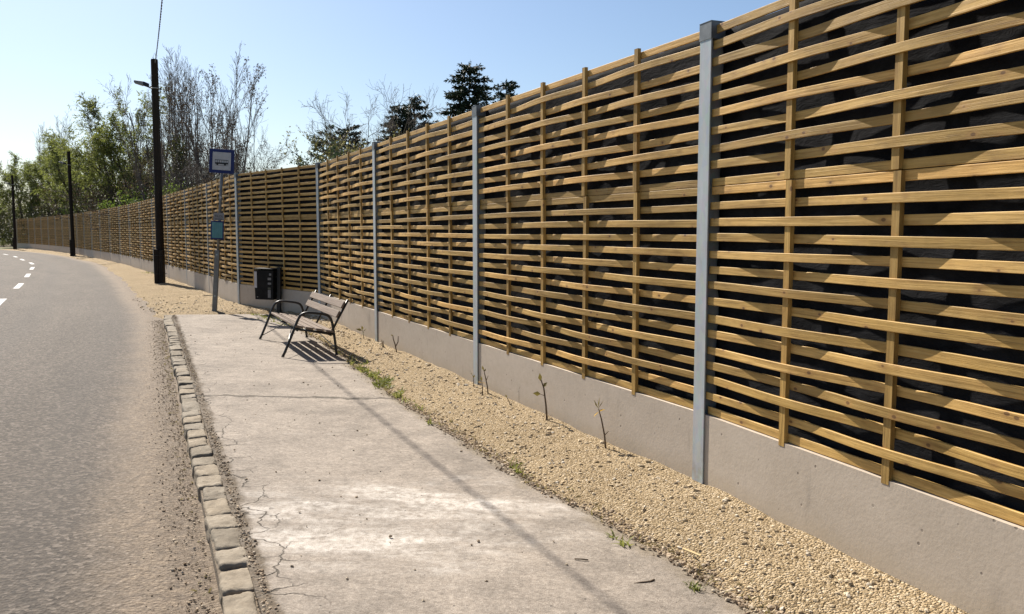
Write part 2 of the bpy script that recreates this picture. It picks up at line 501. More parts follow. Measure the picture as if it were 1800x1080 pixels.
# right edge of the road: along the kerb, then along the gravel
edge_ctrl = np.array([K0 - 22 * KD, K0 - 10 * KD, K0, K0 + 7 * KD, K0 + KEND * KD, [-9.75, 22.6], [-13.5, 30.1], [-18.5, 39.6], [-22.3, 46.6], [-27.0, 53.9], [-33.1, 63.2], [-41.0, 73.6], [-52.0, 86.0], [-66, 98], [-90, 112]])
edge, _ = walk(edge_ctrl, 0.5)
et = np.gradient(edge, axis=0); et /= np.linalg.norm(et, axis=1)[:, None]
en = np.stack([-et[:, 1], et[:, 0]], 1)                               # to the left of the direction of travel
es = np.arange(len(edge)) * 0.5

def strip(name, offs, zf, mat, ragged=0.0):
    offs = np.array(offs); m = len(offs); n = len(edge)
    o = np.tile(offs, (n, 1)).astype(float)
    if ragged: o[:, 0] += ragged * vnoise(es, es * 0 + 3, 1.7, 5) + ragged * 0.6 * vnoise(es, es * 0 + 9, 4.1, 6)
    XY = edge[:, None, :] + en[:, None, :] * o[:, :, None]
    Z = zf(XY[..., 0], XY[..., 1], o)
    V = np.concatenate([XY, Z[..., None]], -1).reshape(-1, 3)
    i, j = np.meshgrid(np.arange(n - 1), np.arange(m - 1), indexing='ij')
    a = (i * m + j).ravel()
    F = np.stack([a, a + m, a + m + 1, a + 1], 1)
    uv = np.stack([o, np.tile(es[:, None], (1, m))], -1).reshape(-1, 2)
    return mesh_np(name, V, F, mat, True, None, uv)

def mat_asphalt():
    k = NM("asphalt", 0.88, 0, 0.25); co = k.coord(); uv = k.coord("UV")
    sp = k.n("ShaderNodeSeparateXYZ"); k.l(uv, sp.inputs[0]); u, v = sp.outputs[0], sp.outputs[1]
    ag = k.voro(co, 44); agc = k.n("ShaderNodeSeparateColor"); k.l(ag.outputs["Color"], agc.inputs[0])
    grain = k.noise(co, 34, 6, 0.75)
    c = k.ramp(agc.outputs[0], [(0.0, (0.032, 0.026, 0.021)), (0.45, (0.092, 0.077, 0.063)), (0.85, (0.225, 0.190, 0.156)), (1.0, (0.38, 0.33, 0.28))])
    c = k.mix(0.5, c, k.ramp(grain, [(0.3, (0.05, 0.042, 0.034)), (0.7, (0.175, 0.147, 0.120))]))
    big = k.noise(k.map(uv, (1.1, 0.22, 1)), 1.0, 4)
    c = k.mix(1.0, c, k.ramp(big, [(0.3, (0.62, 0.60, 0.58)), (0.7, (0.84, 0.81, 0.78))]), 'MULTIPLY')
    pore = k.step(k.noise(k.map(co, (1, 1, 1), (4, 7, 0)), 42, 4, 0.7), 0.55, 0.66)
    c = k.mix(k.math('MULTIPLY', pore, 0.6), c, (0.028, 0.023, 0.019))
    wheel = k.math('ADD', k.step(k.math('ABSOLUTE', k.math('SUBTRACT', u, 0.95)), 0.45, 0.0), k.step(k.math('ABSOLUTE', k.math('SUBTRACT', u, 2.35)), 0.45, 0.0))
    c = k.mix(k.math('MULTIPLY', wheel, 0.22), c, (0.058, 0.052, 0.047))
    lc = k.math('ABSOLUTE', k.math('SUBTRACT', k.math('ADD', u, k.math('MULTIPLY', k.noise(k.map(uv, (0.6, 0.5, 1)), 1.0, 6, 0.7), 0.9)), 3.4))
    lcm = k.math('MULTIPLY', k.step(lc, 0.022, 0.006), k.step(k.noise(k.map(uv, (0.1, 0.25, 1)), 1.0, 2), 0.45, 0.55))
    c = k.mix(k.math('MULTIPLY', lcm, 0.6), c, (0.035, 0.03, 0.026))
    blot = k.step(k.noise(k.map(uv, (1.6, 0.7, 1), (9, 2, 0)), 1.0, 4, 0.6), 0.62, 0.75)
    c = k.mix(k.math('MULTIPLY', blot, 0.3), c, (0.05, 0.045, 0.04))
    wob = k.math('MULTIPLY', k.math('SUBTRACT', k.noise(k.map(uv, (1.5, 1.5, 1)), 1.0, 4), 0.5), 0.55)
    ue = k.math('ADD', u, wob)
    dust = k.math('MULTIPLY', k.step(ue, 0.75, 0.25), k.ramp(k.noise(co, 16, 5, 0.7), [(0.35, 0.35), (0.65, 1.0)]))
    c = k.mix(k.math('MULTIPLY', dust, 0.85), c, k.ramp(k.noise(co, 46, 6, 0.85), [(0.36, (0.10, 0.073, 0.049)), (0.5, (0.24, 0.182, 0.127)), (0.64, (0.40, 0.32, 0.23))]))
    dirt = k.math('MULTIPLY', k.step(ue, 0.34, 0.12), k.step(k.noise(co, 20, 5, 0.75), 0.40, 0.60))
    c = k.mix(k.math('MULTIPLY', dirt, 0.40), c, (0.085, 0.060, 0.040))
    h = k.math('ADD', k.math('MULTIPLY', ag.outputs["Distance"], 0.8), k.math('MULTIPLY', grain, 0.8))
    h = k.math('ADD', h, k.math('MULTIPLY', k.math('MULTIPLY', k.step(ue, 0.6, 0.2), k.noise(co, 26, 5, 0.75)), 1.4))
    return k.out(c, k.bump(h, 0.010, 0.9))
M_ASPH = mat_asphalt()
roadz = lambda x, y, o: ROAD_Z + 0.035 * (1 - ((np.clip(o, 0, 6.4) - 3.2) / 3.2) ** 2) + 0 * x
road = link("road", strip("road", [-0.06, 0.1, 0.3, 0.6, 1.2, 2, 2.6, 3.2, 3.8, 4.4, 5.2, 5.8, 6.4], roadz, M_ASPH, 0.04)); tag(road, kind='structure')
def mat_paint():
    k = NM("road_paint", 0.75, 0, 0.25); co = k.coord()
    f = k.noise(co, 30, 5, 0.7)
    return k.out(k.ramp(f, [(0.3, (0.32, 0.31, 0.295)), (0.5, (0.52, 0.51, 0.49)), (0.8, (0.62, 0.61, 0.59))]))
M_PAINT = mat_paint()
# centre line dashes: one sheet of markings 4 mm over the asphalt
V = []; F = []
s0 = None
ci = int(np.argmin(np.abs(edge[:, 1] - 21.3)))
start = es[ci] - 0.9
fine = lambda s: (np.array([np.interp(s, es, edge[:, 0]), np.interp(s, es, edge[:, 1])]), np.array([np.interp(s, es, en[:, 0]), np.interp(s, es, en[:, 1])]))
for kdash in range(-3, 10):
    s1 = start + kdash * 7.35
    for t in range(7):
        s = s1 + 2.9 * t / 6
        p, n = fine(s)
        for o in (3.14, 3.30):
            q = p + n * o
            V.append((q[0], q[1], ROAD_Z + 0.035 * (1 - ((o - 3.2) / 3.2) ** 2) + 0.005))
        if t: b = len(V); F.append((b - 4, b - 2, b - 1, b - 3))
mk = link("road_markings", mesh_np("road_markings", V, F, M_PAINT)); tag(mk, kind='structure')

# ---- kerb of rough stone setts
def mat_sett():
    k = NM("kerb_stone", 0.9, 0, 0.2); co = k.coord(); r = k.objrand()
    off = k.n("ShaderNodeVectorMath", operation='ADD'); k.l(co, off.inputs[0])
    cx = k.n("ShaderNodeCombineXYZ"); k.l(k.math('MULTIPLY', r, 77.0), cx.inputs[0]); k.l(cx.outputs[0], off.inputs[1]); co = off.outputs[0]
    f = k.noise(co, 9, 6, 0.65)
    c = k.ramp(f, [(0.3, (0.155, 0.130, 0.098)), (0.55, (0.245, 0.211, 0.165)), (0.8, (0.325, 0.286, 0.232))])
    c = k.mix(1.0, c, k.ramp(r, [(0, (0.78, 0.76, 0.72)), (0.5, (1, 1, 1)), (1, (1.08, 1.03, 0.95))]), 'MULTIPLY')
    sp = k.step(k.noise(co, 45, 4, 0.7), 0.56, 0.70)
    c = k.mix(k.math('MULTIPLY', sp, 0.55), c, (0.14, 0.12, 0.095))
    return k.out(c, k.bump(k.noise(co, 28, 6, 0.7), 0.012, 0.8))
M_SETT = mat_sett()
M_SOIL = mat_plain("dry_soil", (0.10, 0.078, 0.055), (0.25, 0.20, 0.145), 22, 0.95, 0, 0.02)
kerb = empty("kerb", (K0[0], K0[1], 0)); tag(kerb, kind='structure')
KO = Vector((K0[0], K0[1], 0))
kang = math.atan2(KD[1], KD[0])
def sett_mesh(seed):
    rg = np.random.default_rng(seed)
    n = 13
    lin = np.linspace(-1, 1, n)
    V = []; F = []; idx = {}
    def vid(p):
        key = tuple(np.round(p, 4))
        if key not in idx: idx[key] = len(V); V.append(p)
        return idx[key]
    for ax in range(3):
        for sg in (-1, 1):
            g = [[None] * n for _ in range(n)]
            for i in range(n):
                for j in range(n):
                    p = [0, 0, 0]; p[ax] = sg; p[(ax + 1) % 3] = lin[i]; p[(ax + 2) % 3] = lin[j]
                    g[i][j] = vid(np.array(p, dtype=float))
            for i in range(n - 1):
                for j in range(n - 1):
                    q = (g[i][j], g[i + 1][j], g[i + 1][j + 1], g[i][j + 1])
                    F.append(q if sg > 0 else q[::-1])
    V = np.array(V)
    q = 14.0
    nr = (np.abs(V) ** q).sum(1) ** (1 / q)
    V = V / nr[:, None]
    V[:, 0] *= 0.143; V[:, 1] *= 0.076; V[:, 2] *= 0.095
    # skewed, chipped, worn
    V[:, 0] += rg.normal(0, .035) * V[:, 1] + rg.normal(0, .03) * V[:, 2]
    V[:, 2] += rg.normal(0, .035) * V[:, 1] + rg.normal(0, .03) * V[:, 0]
    for sca, am in ((12, .005), (34, .004), (80, .0025)):
        for c in range(3):
            V[:, c] += am * vnoise(V[:, 0] + V[:, 2] * 1.7, V[:, 1] - V[:, 2] * 1.3, sca, seed * 31 + c + int(sca))
    V[:, 0] *= rg.uniform(.85, 1.04); V[:, 1] *= rg.uniform(.92, 1.06)
    return mesh_np("kerb_stone", V, np.array(F), M_SETT, True)
setts = [sett_mesh(300 + i) for i in range(9)]
s = -3.2; i = 0
PLAT_U = lambda x, y: -((x - K0[0]) * KN[0] + (y - K0[1]) * KN[1])   # metres from the road face of the kerb
def plat_z(u): return 0.03 - 0.03 * u
while s < KEND:
    wob = 0.012 * math.sin(s * 1.3) + random.uniform(-.008, .008)
    c = K0 + KD * s - KN * (0.082 + wob)
    link("kerb_stone", setts[(i * 5 + i // 4) % 9], kerb, Vector((c[0], c[1], -0.070 + random.uniform(-.009, .006))) - KO,
         (random.uniform(-.05, .05), random.uniform(-.04, .04), kang + random.uniform(-.05, .05) + (PI if random.random() < .5 else 0)))
    s += random.uniform(.278, .305); i += 1
m = MB()
c = K0 + KD * 5.5 - KN * 0.085
m.box((0, 0, 0), (17.6, 0.14, 0.10), Matrix.Rotation(kang, 3, 'Z'))
m.build("kerb_bed", M_SOIL, kerb, Vector((c[0], c[1], -0.047)) - KO)

# ---- platform slab
plat_right = np.array([[3.0, -0.6], [2.1, 1.45], [1.10, 3.74], [0.67, 4.71], [0.08, 6.01], [-0.62, 7.49], [-1.2, 8.84], [-1.97, 10.77], [-3.05, 13.55], [-4.25, 16.1], [-4.95, 17.7]])
pr, prL = walk(plat_right, 0.15)
def mat_platform():
    k = NM("platform_asphalt_concrete", 0.9, 0, 0.2); co = k.coord(); uv = k.coord("UV")
    sp = k.n("ShaderNodeSeparateXYZ"); k.l(uv, sp.inputs[0]); u, e_ = sp.outputs[0], sp.outputs[1]
    xyz = k.n("ShaderNodeSeparateXYZ"); k.l(co, xyz.inputs[0]); X, Y = xyz.outputs[0], xyz.outputs[1]
    ag = k.voro(co, 120); agc = k.n("ShaderNodeSeparateColor"); k.l(ag.outputs["Color"], agc.inputs[0])
    grain = k.noise(co, 42, 6, 0.7)
    c = k.ramp(grain, [(0.25, (0.205, 0.170, 0.136)), (0.5, (0.29, 0.246, 0.202)), (0.75, (0.36, 0.312, 0.26))])
    c = k.mix(0.4, c, k.ramp(agc.outputs[0], [(0.0, (0.17, 0.142, 0.115)), (0.6, (0.29, 0.248, 0.204)), (1.0, (0.42, 0.37, 0.315))]))
    big = k.noise(k.map(co, (1, 1, 1)), 0.9, 6, 0.62)
    c = k.mix(1.0, c, k.ramp(big, [(0.28, 0.66), (0.5, 0.90), (0.75, 1.06)]), 'MULTIPLY')
    mott = k.noise(co, 5, 5, 0.65)
    c = k.mix(1.0, c, k.ramp(mott, [(0.3, 0.80), (0.7, 1.14)]), 'MULTIPLY')
    gr2 = k.noise(k.map(co, (1, 1, 1), (2, 5, 0)), 26, 5, 0.75)
    c = k.mix(1.0, c, k.ramp(gr2, [(0.34, 0.74), (0.5, 0.99), (0.66, 1.16)]), 'MULTIPLY')
    # lime-white wash spilled across the slab
    stv = k.map(co, (0.75, 2.6, 1))
    st = k.noise(stv, 1.15, 8, 0.66, 0.4)
    dx = k.math('DIVIDE', k.math('ADD', X, 0.75), 1.05)
    dy = k.math('DIVIDE', k.math('SUBTRACT', Y, 4.95), 0.75)
    r2 = k.math('ADD', k.math('MULTIPLY', dx, dx), k.math('MULTIPLY', dy, dy))
    zone = k.step(r2, 2.2, 0.0)
    w = k.step(k.math('ADD', st, k.math('MULTIPLY', zone, 0.20)), 0.52, 0.86)
    w = k.math('MULTIPLY', w, k.step(zone, 0.02, 0.3))
    w = k.math('MULTIPLY', w, k.ramp(k.noise(co, 14, 7, 0.78), [(0.38, 0.05), (0.62, 1.0)]))
    c = k.mix(k.math('MULTIPLY', w, 0.78), c, (0.66, 0.61, 0.55))
    w2 = k.step(k.noise(k.map(co, (0.8, 1.9, 1), (7, 3, 0)), 1.3, 7, 0.66), 0.60, 0.76)
    c = k.mix(k.math('MULTIPLY', w2, 0.42), c, (0.45, 0.41, 0.36))
    # crumbling, soil-filled seam along the kerb and along the gravel
    wob = k.math('MULTIPLY', k.math('SUBTRACT', k.noise(co, 3.4, 5, 0.65), 0.5), 0.20)
    seam = k.step(k.math('ADD', u, wob), 0.262, 0.215)
    c = k.mix(k.math('MULTIPLY', seam, k.ramp(k.noise(co, 26, 4, 0.7), [(0.3, 0.55), (0.6, 1.0)])), c, k.ramp(k.noise(co, 60, 4), [(0.3, (0.045, 0.034, 0.022)), (0.7, (0.15, 0.115, 0.078))]))
    wob2 = k.math('MULTIPLY', k.math('SUBTRACT', k.noise(co, 2.6, 5, 0.65), 0.5), 0.5)
    rim = k.step(k.math('ADD', e_, wob2), 0.16, 0.02)
    c = k.mix(k.math('MULTIPLY', rim, 0.8), c, k.ramp(k.noise(co, 35, 5), [(0.3, (0.12, 0.095, 0.065)), (0.7, (0.27, 0.225, 0.165))]))
    # cracks
    wv = k.n("ShaderNodeVectorMath", operation='ADD'); k.l(co, wv.inputs[0])
    nz = k.n("ShaderNodeTexNoise"); k.l(co, nz.inputs["Vector"]); nz.inputs["Scale"].default_value = 5; nz.inputs["Detail"].default_value = 4
    sv = k.n("ShaderNodeVectorMath", operation='SCALE'); k.l(nz.outputs["Color"], sv.inputs[0]); sv.inputs["Scale"].default_value = 0.22
    k.l(sv.outputs[0], wv.inputs[1])
    ce = k.voro(wv.outputs[0], 3.2, 'DISTANCE_TO_EDGE').outputs["Distance"]
    cr = k.math('MULTIPLY', k.step(ce, 0.020, 0.006), k.step(k.math('ADD', u, k.math('MULTIPLY', wob, 2.2)), 0.46, 0.30))
    line = k.math('SUBTRACT', k.math('SUBTRACT', Y, k.math('MULTIPLY', X, 0.10)), 8.80)
    line = k.math('ABSOLUTE', k.math('ADD', line, k.math('MULTIPLY', k.math('SUBTRACT', k.noise(co, 2.2, 6, 0.7), 0.5), 0.42)))
    cr2 = k.step(line, 0.075, 0.028)
    cr2 = k.math('MULTIPLY', cr2, k.ramp(k.noise(co, 8, 3), [(0.32, 0.55), (0.55, 1.0)]))
    crk = k.math('MAXIMUM', cr, cr2)
    c = k.mix(k.math('MULTIPLY', crk, 0.85), c, (0.06, 0.05, 0.038))
    # scattered dark specks
    dk = k.math('MULTIPLY', k.step(k.voro(co, 8.5).outputs["Distance"], 0.065, 0.04), 0.9)
    c = k.mix(dk, c, (0.07, 0.06, 0.05))
    h = k.math('SUBTRACT', k.math('ADD', k.math('MULTIPLY', grain, 0.6), k.math('MULTIPLY', ag.outputs["Distance"], 0.5)), k.math('MULTIPLY', crk, 2.0))
    h = k.math('SUBTRACT', h, k.math('MULTIPLY', seam, k.noise(co, 40, 3)))
    return k.out(c, k.bump(h, 0.006, 0.7))
M_PLAT = mat_platform()
n = len(pr); mcol = 26
V = []; UV = []; SE = []
for i in range(n):
    q = pr[i] + FN * (0.05 * vnoise(i * .15, 2, 1.3, 8) + 0.035 * vnoise(i * .15, 5, 4.5, 9))
    SE.append(q)
    t = np.dot(q - K0, KD); lft = K0 + KD * min(t, KEND + 0.05) - KN * 0.155
    if t > KEND:                                                   # the far end is cut off square-ish
        f = (t - KEND) / 1.2
        lft = K0 + KD * (KEND + 0.05 + 0.35 * f) - KN * (0.155 + 1.3 * f)
    for j in range(mcol):
        f = j / (mcol - 1)
        p = lft * (1 - f) + q * f
        u = PLAT_U(*p)
        z = plat_z(u) + 0.006 * vnoise(p[0], p[1], 1.1, 11) + 0.003 * vnoise(p[0], p[1], 3.3, 12)
        if f > 0.93: z -= 0.02 * (f - 0.93) / 0.07
        V.append((p[0], p[1], z)); UV.append((u, np.linalg.norm(p - q)))
ii, jj = np.meshgrid(np.arange(n - 1), np.arange(mcol - 1), indexing='ij')
a = (ii * mcol + jj).ravel()
F = np.stack([a, a + 1, a + mcol + 1, a + mcol], 1)
V = np.array(V); UV = np.array(UV)
# skirt so that the slab has thickness
ring = [k * mcol + mcol - 1 for k in range(n)] + [(n - 1) * mcol + k for k in range(mcol - 2, -1, -1)] + [k * mcol for k in range(n - 2, -1, -1)]
nv = len(V); V2 = V[ring].copy(); V2[:, 2] -= 0.11
Fs = np.array([(ring[k], ring[k + 1], nv + k + 1, nv + k) for k in range(len(ring) - 1)])
Fs = Fs[:, ::-1]
plat = link("pavement", mesh_np("pavement", np.vstack([V, V2]), np.vstack([F, Fs]), M_PLAT, False, None, np.vstack([UV, UV[ring]])))
tag(plat, kind='structure')

# ---- gravel verge
SE = np.array(SE)
def slab_edge(y): return np.interp(y, SE[:, 1], SE[:, 0])
def fence_dist(x, y):
    """distance in front of the fence line (towards the road) and nearest point's s"""
    P = np.stack([np.asarray(x).ravel(), np.asarray(y).ravel()], 1)
    best = np.full(len(P), 1e9)
    for i in range(NP_ - 1):
        a, b = posts[i], posts[i + 1]; d = b - a; L2 = d @ d
        t = np.clip(((P - a) @ d) / L2, 0, 1)
        dd = np.linalg.norm(P - (a + t[:, None] * d), axis=1)
        best = np.minimum(best, dd)
    return best.reshape(np.shape(x))
def gravel_z(x, y):
    fd = fence_dist(x, y)
    z = -0.02 + 0.055 * np.exp(-fd / 0.35) + 0.018 * vnoise(x, y, 1.4, 21) + 0.012 * vnoise(x, y, 4.0, 22)
    far_ = np.clip((y - 16.5) / 2.5, 0, 1)
    z = z - far_ * 0.03 * np.clip((fd - 0.4) / 1.2, 0, 1)
    de = (np.asarray(x) - slab_edge(y)) * 0.91
    ins = np.asarray(y) < 17.75
    zs = plat_z(PLAT_U(np.asarray(x), np.asarray(y))) - 0.026
    t = np.clip((de - 0.02) / 0.30, 0, 1); t = t * t * (3 - 2 * t)
    z = np.where(ins, z * t + zs * (1 - t) - 0.03 * np.clip(-de / .05, 0, 1), z)
    return z
def mat_gravel():
    k = NM("yellow_gravel", 0.95, 0, 0.15); co = k.coord()
    v = k.voro(co, 78); vc = k.n("ShaderNodeSeparateColor"); k.l(v.outputs["Color"], vc.inputs[0])
    v2 = k.voro(co, 170)
    c = k.ramp(vc.outputs[0], [(0.0, (0.20, 0.145, 0.082)), (0.4, (0.36, 0.272, 0.162)), (0.8, (0.46, 0.36, 0.232)), (1.0, (0.54, 0.45, 0.33))])
    big = k.noise(co, 0.8, 5)
    c = k.mix(1.0, c, k.ramp(big, [(0.3, (0.86, 0.84, 0.80)), (0.7, (1.06, 1.04, 1.0))]), 'MULTIPLY')
    c = k.mix(k.math('MULTIPLY', k.step(k.noise(co, 12, 5, 0.7), 0.56, 0.72), 0.4), c, (0.24, 0.17, 0.10))
    c = k.mix(k.math('MULTIPLY', k.step(k.noise(co, 0.35, 4, 0.7), 0.5, 0.75), 0.35), c, (0.42, 0.33, 0.22))
    h = k.math('ADD', k.math('MULTIPLY', v.outputs["Distance"], -1.0), k.math('MULTIPLY', v2.outputs["Distance"], -0.4))
    return k.out(c, k.bump(h, 0.02, 1.0))
M_GRAVEL = mat_gravel()
fs_pts, fsL = walk(posts[:NP_ - 2], 0.12)
ft = np.gradient(fs_pts, axis=0); ft /= np.linalg.norm(ft, axis=1)[:, None]
fn = np.stack([-ft[:, 1], ft[:, 0]], 1)
# how far the gravel reaches from the fence: under the slab's edge, then out to the road
NG = 40
Vg = []
for i in range(len(fs_pts)):
    p = fs_pts[i]
    # distance to the road edge
    dd = np.min(np.linalg.norm(edge - p, axis=1))
    if p[1] < 15.8:
        dpl = np.min(np.linalg.norm(pr - p, axis=1)); w_ = min(dd - 0.02, dpl + 0.25)
    else:
        w_ = dd + 0.12 + 0.10 * vnoise(i * .12, 3, 0.9, 41) + 0.07 * vnoise(i * .12, 3, 3.0, 42)
        if p[1] < 17.6: w_ = min(w_, 1.35 + (p[1] - 15.8) * 1.1)
    for j in range(NG):
        o = -0.02 + (w_ + 0.02) * (j / (NG - 1))
        q = p + fn[i] * o
        Vg.append((q[0], q[1], w_ - o))
Vg = np.array(Vg)
zg = gravel_z(Vg[:, 0], Vg[:, 1])
rim_ = np.clip(1 - Vg[:, 2] / 0.5, 0, 1) * (Vg[:, 1] > 16.5)
zg = zg * (1 - rim_) + (ROAD_Z + 0.012 - 0.02 * np.clip(1 - Vg[:, 2] / .1, 0, 1)) * rim_
Vg[:, 2] = zg
i, j = np.meshgrid(np.arange(len(fs_pts) - 1), np.arange(NG - 1), indexing='ij')
a = (i * NG + j).ravel()
grav = link("gravel_verge", mesh_np("gravel_verge", Vg, np.stack([a, a + NG, a + NG + 1, a + 1], 1), M_GRAVEL, True)); tag(grav, kind='structure')

# infill patch between the kerb's far end, the slab and the road
# loose stones
ico_v = []; 
_b = bmesh.new(); bmesh.ops.create_icosphere(_b, subdivisions=1, radius=1.0)
ICO_V = np.array([v.co[:] for v in _b.verts]); _b.verts.index_update(); ICO_F = np.array([[v.index for v in f.verts] for f in _b.faces]); _b.free()
def stones(name, pos, size, mat, seed, flat=0.7):
    rg = np.random.default_rng(seed); n = len(pos)
    nv = len(ICO_V)
    V = np.tile(ICO_V, (n, 1, 1)) * (1 + rg.uniform(-.28, .28, (n, nv, 1)))
    sc_ = size[:, None, None] * np.stack([rg.uniform(.75, 1.3, n), rg.uniform(.65, 1.05, n), rg.uniform(.45, .8, n) * flat / .7], 1)[:, None, :]
    V = V * sc_
    a = rg.uniform(0, 2 * PI, n); ca, sa = np.cos(a)[:, None], np.sin(a)[:, None]
    b = rg.normal(0, .45, n); cb, sb = np.cos(b)[:, None], np.sin(b)[:, None]
    y = V[..., 1] * cb - V[..., 2] * sb; z = V[..., 1] * sb + V[..., 2] * cb; x = V[..., 0]
    V = np.stack([x * ca - y * sa, x * sa + y * ca, z], -1) + pos[:, None, :]
    F = (ICO_F[None] + (np.arange(n) * nv)[:, None, None]).reshape(-1, 3)
    return mesh_np(name, V.reshape(-1, 3), F, mat, False, {"rnd": np.repeat(rg.uniform(0, 1, n), nv)})
def mat_stone(name, stops):
    k = NM(name, 0.95, 0, 0.15); co = k.coord()
    c = k.ramp(k.attr("rnd"), stops)
    c = k.mix(1.0, c, k.ramp(k.noise(co, 60, 3), [(0.3, 0.82), (0.7, 1.1)]), 'MULTIPLY')
    return k.out(c)
M_STONE = mat_stone("gravel_stone", [(0.0, (0.20, 0.155, 0.105)), (0.15, (0.38, 0.293, 0.182)), (0.5, (0.51, 0.405, 0.265)), (0.8, (0.58, 0.48, 0.34)), (1.0, (0.64, 0.58, 0.48))])
def scatter_gravel(y0, y1, n, smin, smax, seed):
    rg = np.random.default_rng(seed)
    k = rg.integers(0, len(fs_pts), n * 3); p = fs_pts[k]
    o = rg.uniform(0, 1, n * 3) ** 0.85 * 1.9
    q = p + fn[k] * (0.03 + o)[:, None] + rg.uniform(-.06, .06, (n * 3, 2))
    dpl = np.full(len(q), 1e9)
    u = PLAT_U(q[:, 0], q[:, 1])
    # right of the slab's edge
    xe = slab_edge(q[:, 1])
    ok = (q[:, 1] > y0) & (q[:, 1] < y1) & ((q[:, 0] > xe + 0.0 + rg.exponential(.02, len(q)) - 0.04 * (rg.uniform(size=len(q)) < .15)) | (q[:, 1] > 17.9)) & (fence_dist(q[:, 0], q[:, 1]) > 0.035)
    ok &= rg.uniform(size=len(q)) < np.clip((23.5 - q[:, 1]) / 9.0, 0, 1) ** 1.3
    q = q[ok][:n]
    sz = smin + (smax - smin) * rg.uniform(0, 1, len(q)) ** 3.2
    fd = fence_dist(q[:, 0], q[:, 1])
    sz = sz * (1 + 0.55 * np.exp(-fd / .25))
    z = gravel_z(q[:, 0], q[:, 1]) + sz * 0.18
    return np.column_stack([q, z]), sz
ps, ss = [], []
for args in ((1.6, 6.0, 40000, .0038, .015, 1), (6.0, 9.5, 22000, .0048, .017, 4), (9.5, 14.0, 12000, .008, .022, 2), (14.0, 24.0, 9000, .010, .026, 3)):
    p, q = scatter_gravel(*args); ps.append(p); ss.append(q)
gs = link("gravel_stones", stones("gravel_stones", np.vstack(ps), np.concatenate(ss), M_STONE, 4))
tag(gs, "loose pale yellow gravel stones spread along the foot of the fence", "gravel", kind='stuff')

# dirt clods and grit in the gutter, grit on the slab
rg = np.random.default_rng(55)
n = 13000
t = rg.uniform(-1.5, KEND, n); o = np.abs(rg.normal(0, .13, n)) + 0.012
q = K0 + KD * t[:, None] + KN * o[:, None]
sz = (0.0018 + 0.0085 * rg.uniform(0, 1, n) ** 9) * np.where(o < .22, 1.0, .7)
pg = np.column_stack([q, ROAD_Z + 0.008 + sz * .2 + 0 * t])
n2 = 3500
t = rg.uniform(-1.5, KEND, n2); o = rg.normal(0.190, .018, n2)
q2 = K0 + KD * t[:, None] - KN * o[:, None]
s2 = 0.003 + 0.008 * rg.uniform(0, 1, n2) ** 3
pg2 = np.column_stack([q2, plat_z(PLAT_U(q2[:, 0], q2[:, 1])) + s2 * .3])
n3 = 260
t = rg.uniform(-1, 13, n3); o = rg.uniform(.3, 2.2, n3)
q3 = K0 + KD * t[:, None] - KN * o[:, None]
s3 = 0.004 + 0.008 * rg.uniform(0, 1, n3) ** 3
pg3 = np.column_stack([q3, plat_z(PLAT_U(q3[:, 0], q3[:, 1])) + s3 * .4])
M_CLOD = mat_stone("grit", [(0.0, (0.13, 0.092, 0.060)), (0.12, (0.26, 0.195, 0.132)), (0.7, (0.40, 0.315, 0.222)), (1.0, (0.52, 0.44, 0.33))])
dc = link("gutter_grit", stones("gutter_grit", np.vstack([pg, pg2, pg3]), np.concatenate([sz, s2, s3]), M_CLOD, 6))
tag(dc, "dry brown grit and clods gathered along the stone kerb", "grit", kind='stuff')

# ---- the ground: one sheet to the horizon
def mat_ground():
    k = NM("ground_soil_grass", 0.95, 0, 0.15); co = k.coord()
    f = k.noise(co, 0.25, 6, 0.65); g = k.noise(co, 6, 5, 0.7)
    c = k.mix(k.step(f, 0.42, 0.6), k.ramp(g, [(0.3, (0.19, 0.15, 0.10)), (0.7, (0.34, 0.275, 0.19))]), k.ramp(g, [(0.3, (0.045, 0.06, 0.018)), (0.7, (0.11, 0.13, 0.04))]))
    return k.out(c, k.bump(g, 0.04, 0.8))
M_GROUND = mat_ground()
xs = np.concatenate([np.linspace(-900, -100, 9), np.linspace(-90, 60, 31), np.linspace(80, 900, 9)])
ys = np.concatenate([np.linspace(-300, -30, 6), np.linspace(-25, 120, 30), np.linspace(140, 1200, 10)])
X, Y = np.meshgrid(xs, ys, indexing='ij')
V = np.stack([X, Y, np.full_like(X, -0.13)], -1).reshape(-1, 3)
i, j = np.meshgrid(np.arange(len(xs) - 1), np.arange(len(ys) - 1), indexing='ij'); a = (i * len(ys) + j).ravel()
gr = link("ground", mesh_np("ground", V, np.stack([a, a + len(ys), a + len(ys) + 1, a + 1], 1), M_GROUND)); tag(gr, kind='structure')

# ------------------------------------------------------------------ STREET FURNITURE
M_BLACK = mat_plain("black_painted_steel", (0.010, 0.009, 0.008), (0.022, 0.020, 0.018), 30, 0.42, 0.0, 0.001, 0.4)
def mat_grey_wood():
    k = NM("weathered_bench_wood", 0.7, 0, 0.25); co = k.coord()
    g = k.noise(k.map(co, (70, 1.5, 70)), 1.0, 5, 0.6, 0.4)
    c = k.ramp(g, [(0.3, (0.115, 0.082, 0.060)), (0.6, (0.215, 0.162, 0.122)), (0.85, (0.32, 0.262, 0.215))])
    return k.out(c, k.bump(g, 0.002, 0.5))
M_BWOOD = mat_grey_wood()
M_ZINC = mat_plain("pale_zinc_rod", (0.36, 0.37, 0.37), (0.48, 0.48, 0.47), 20, 0.45, 0.5)

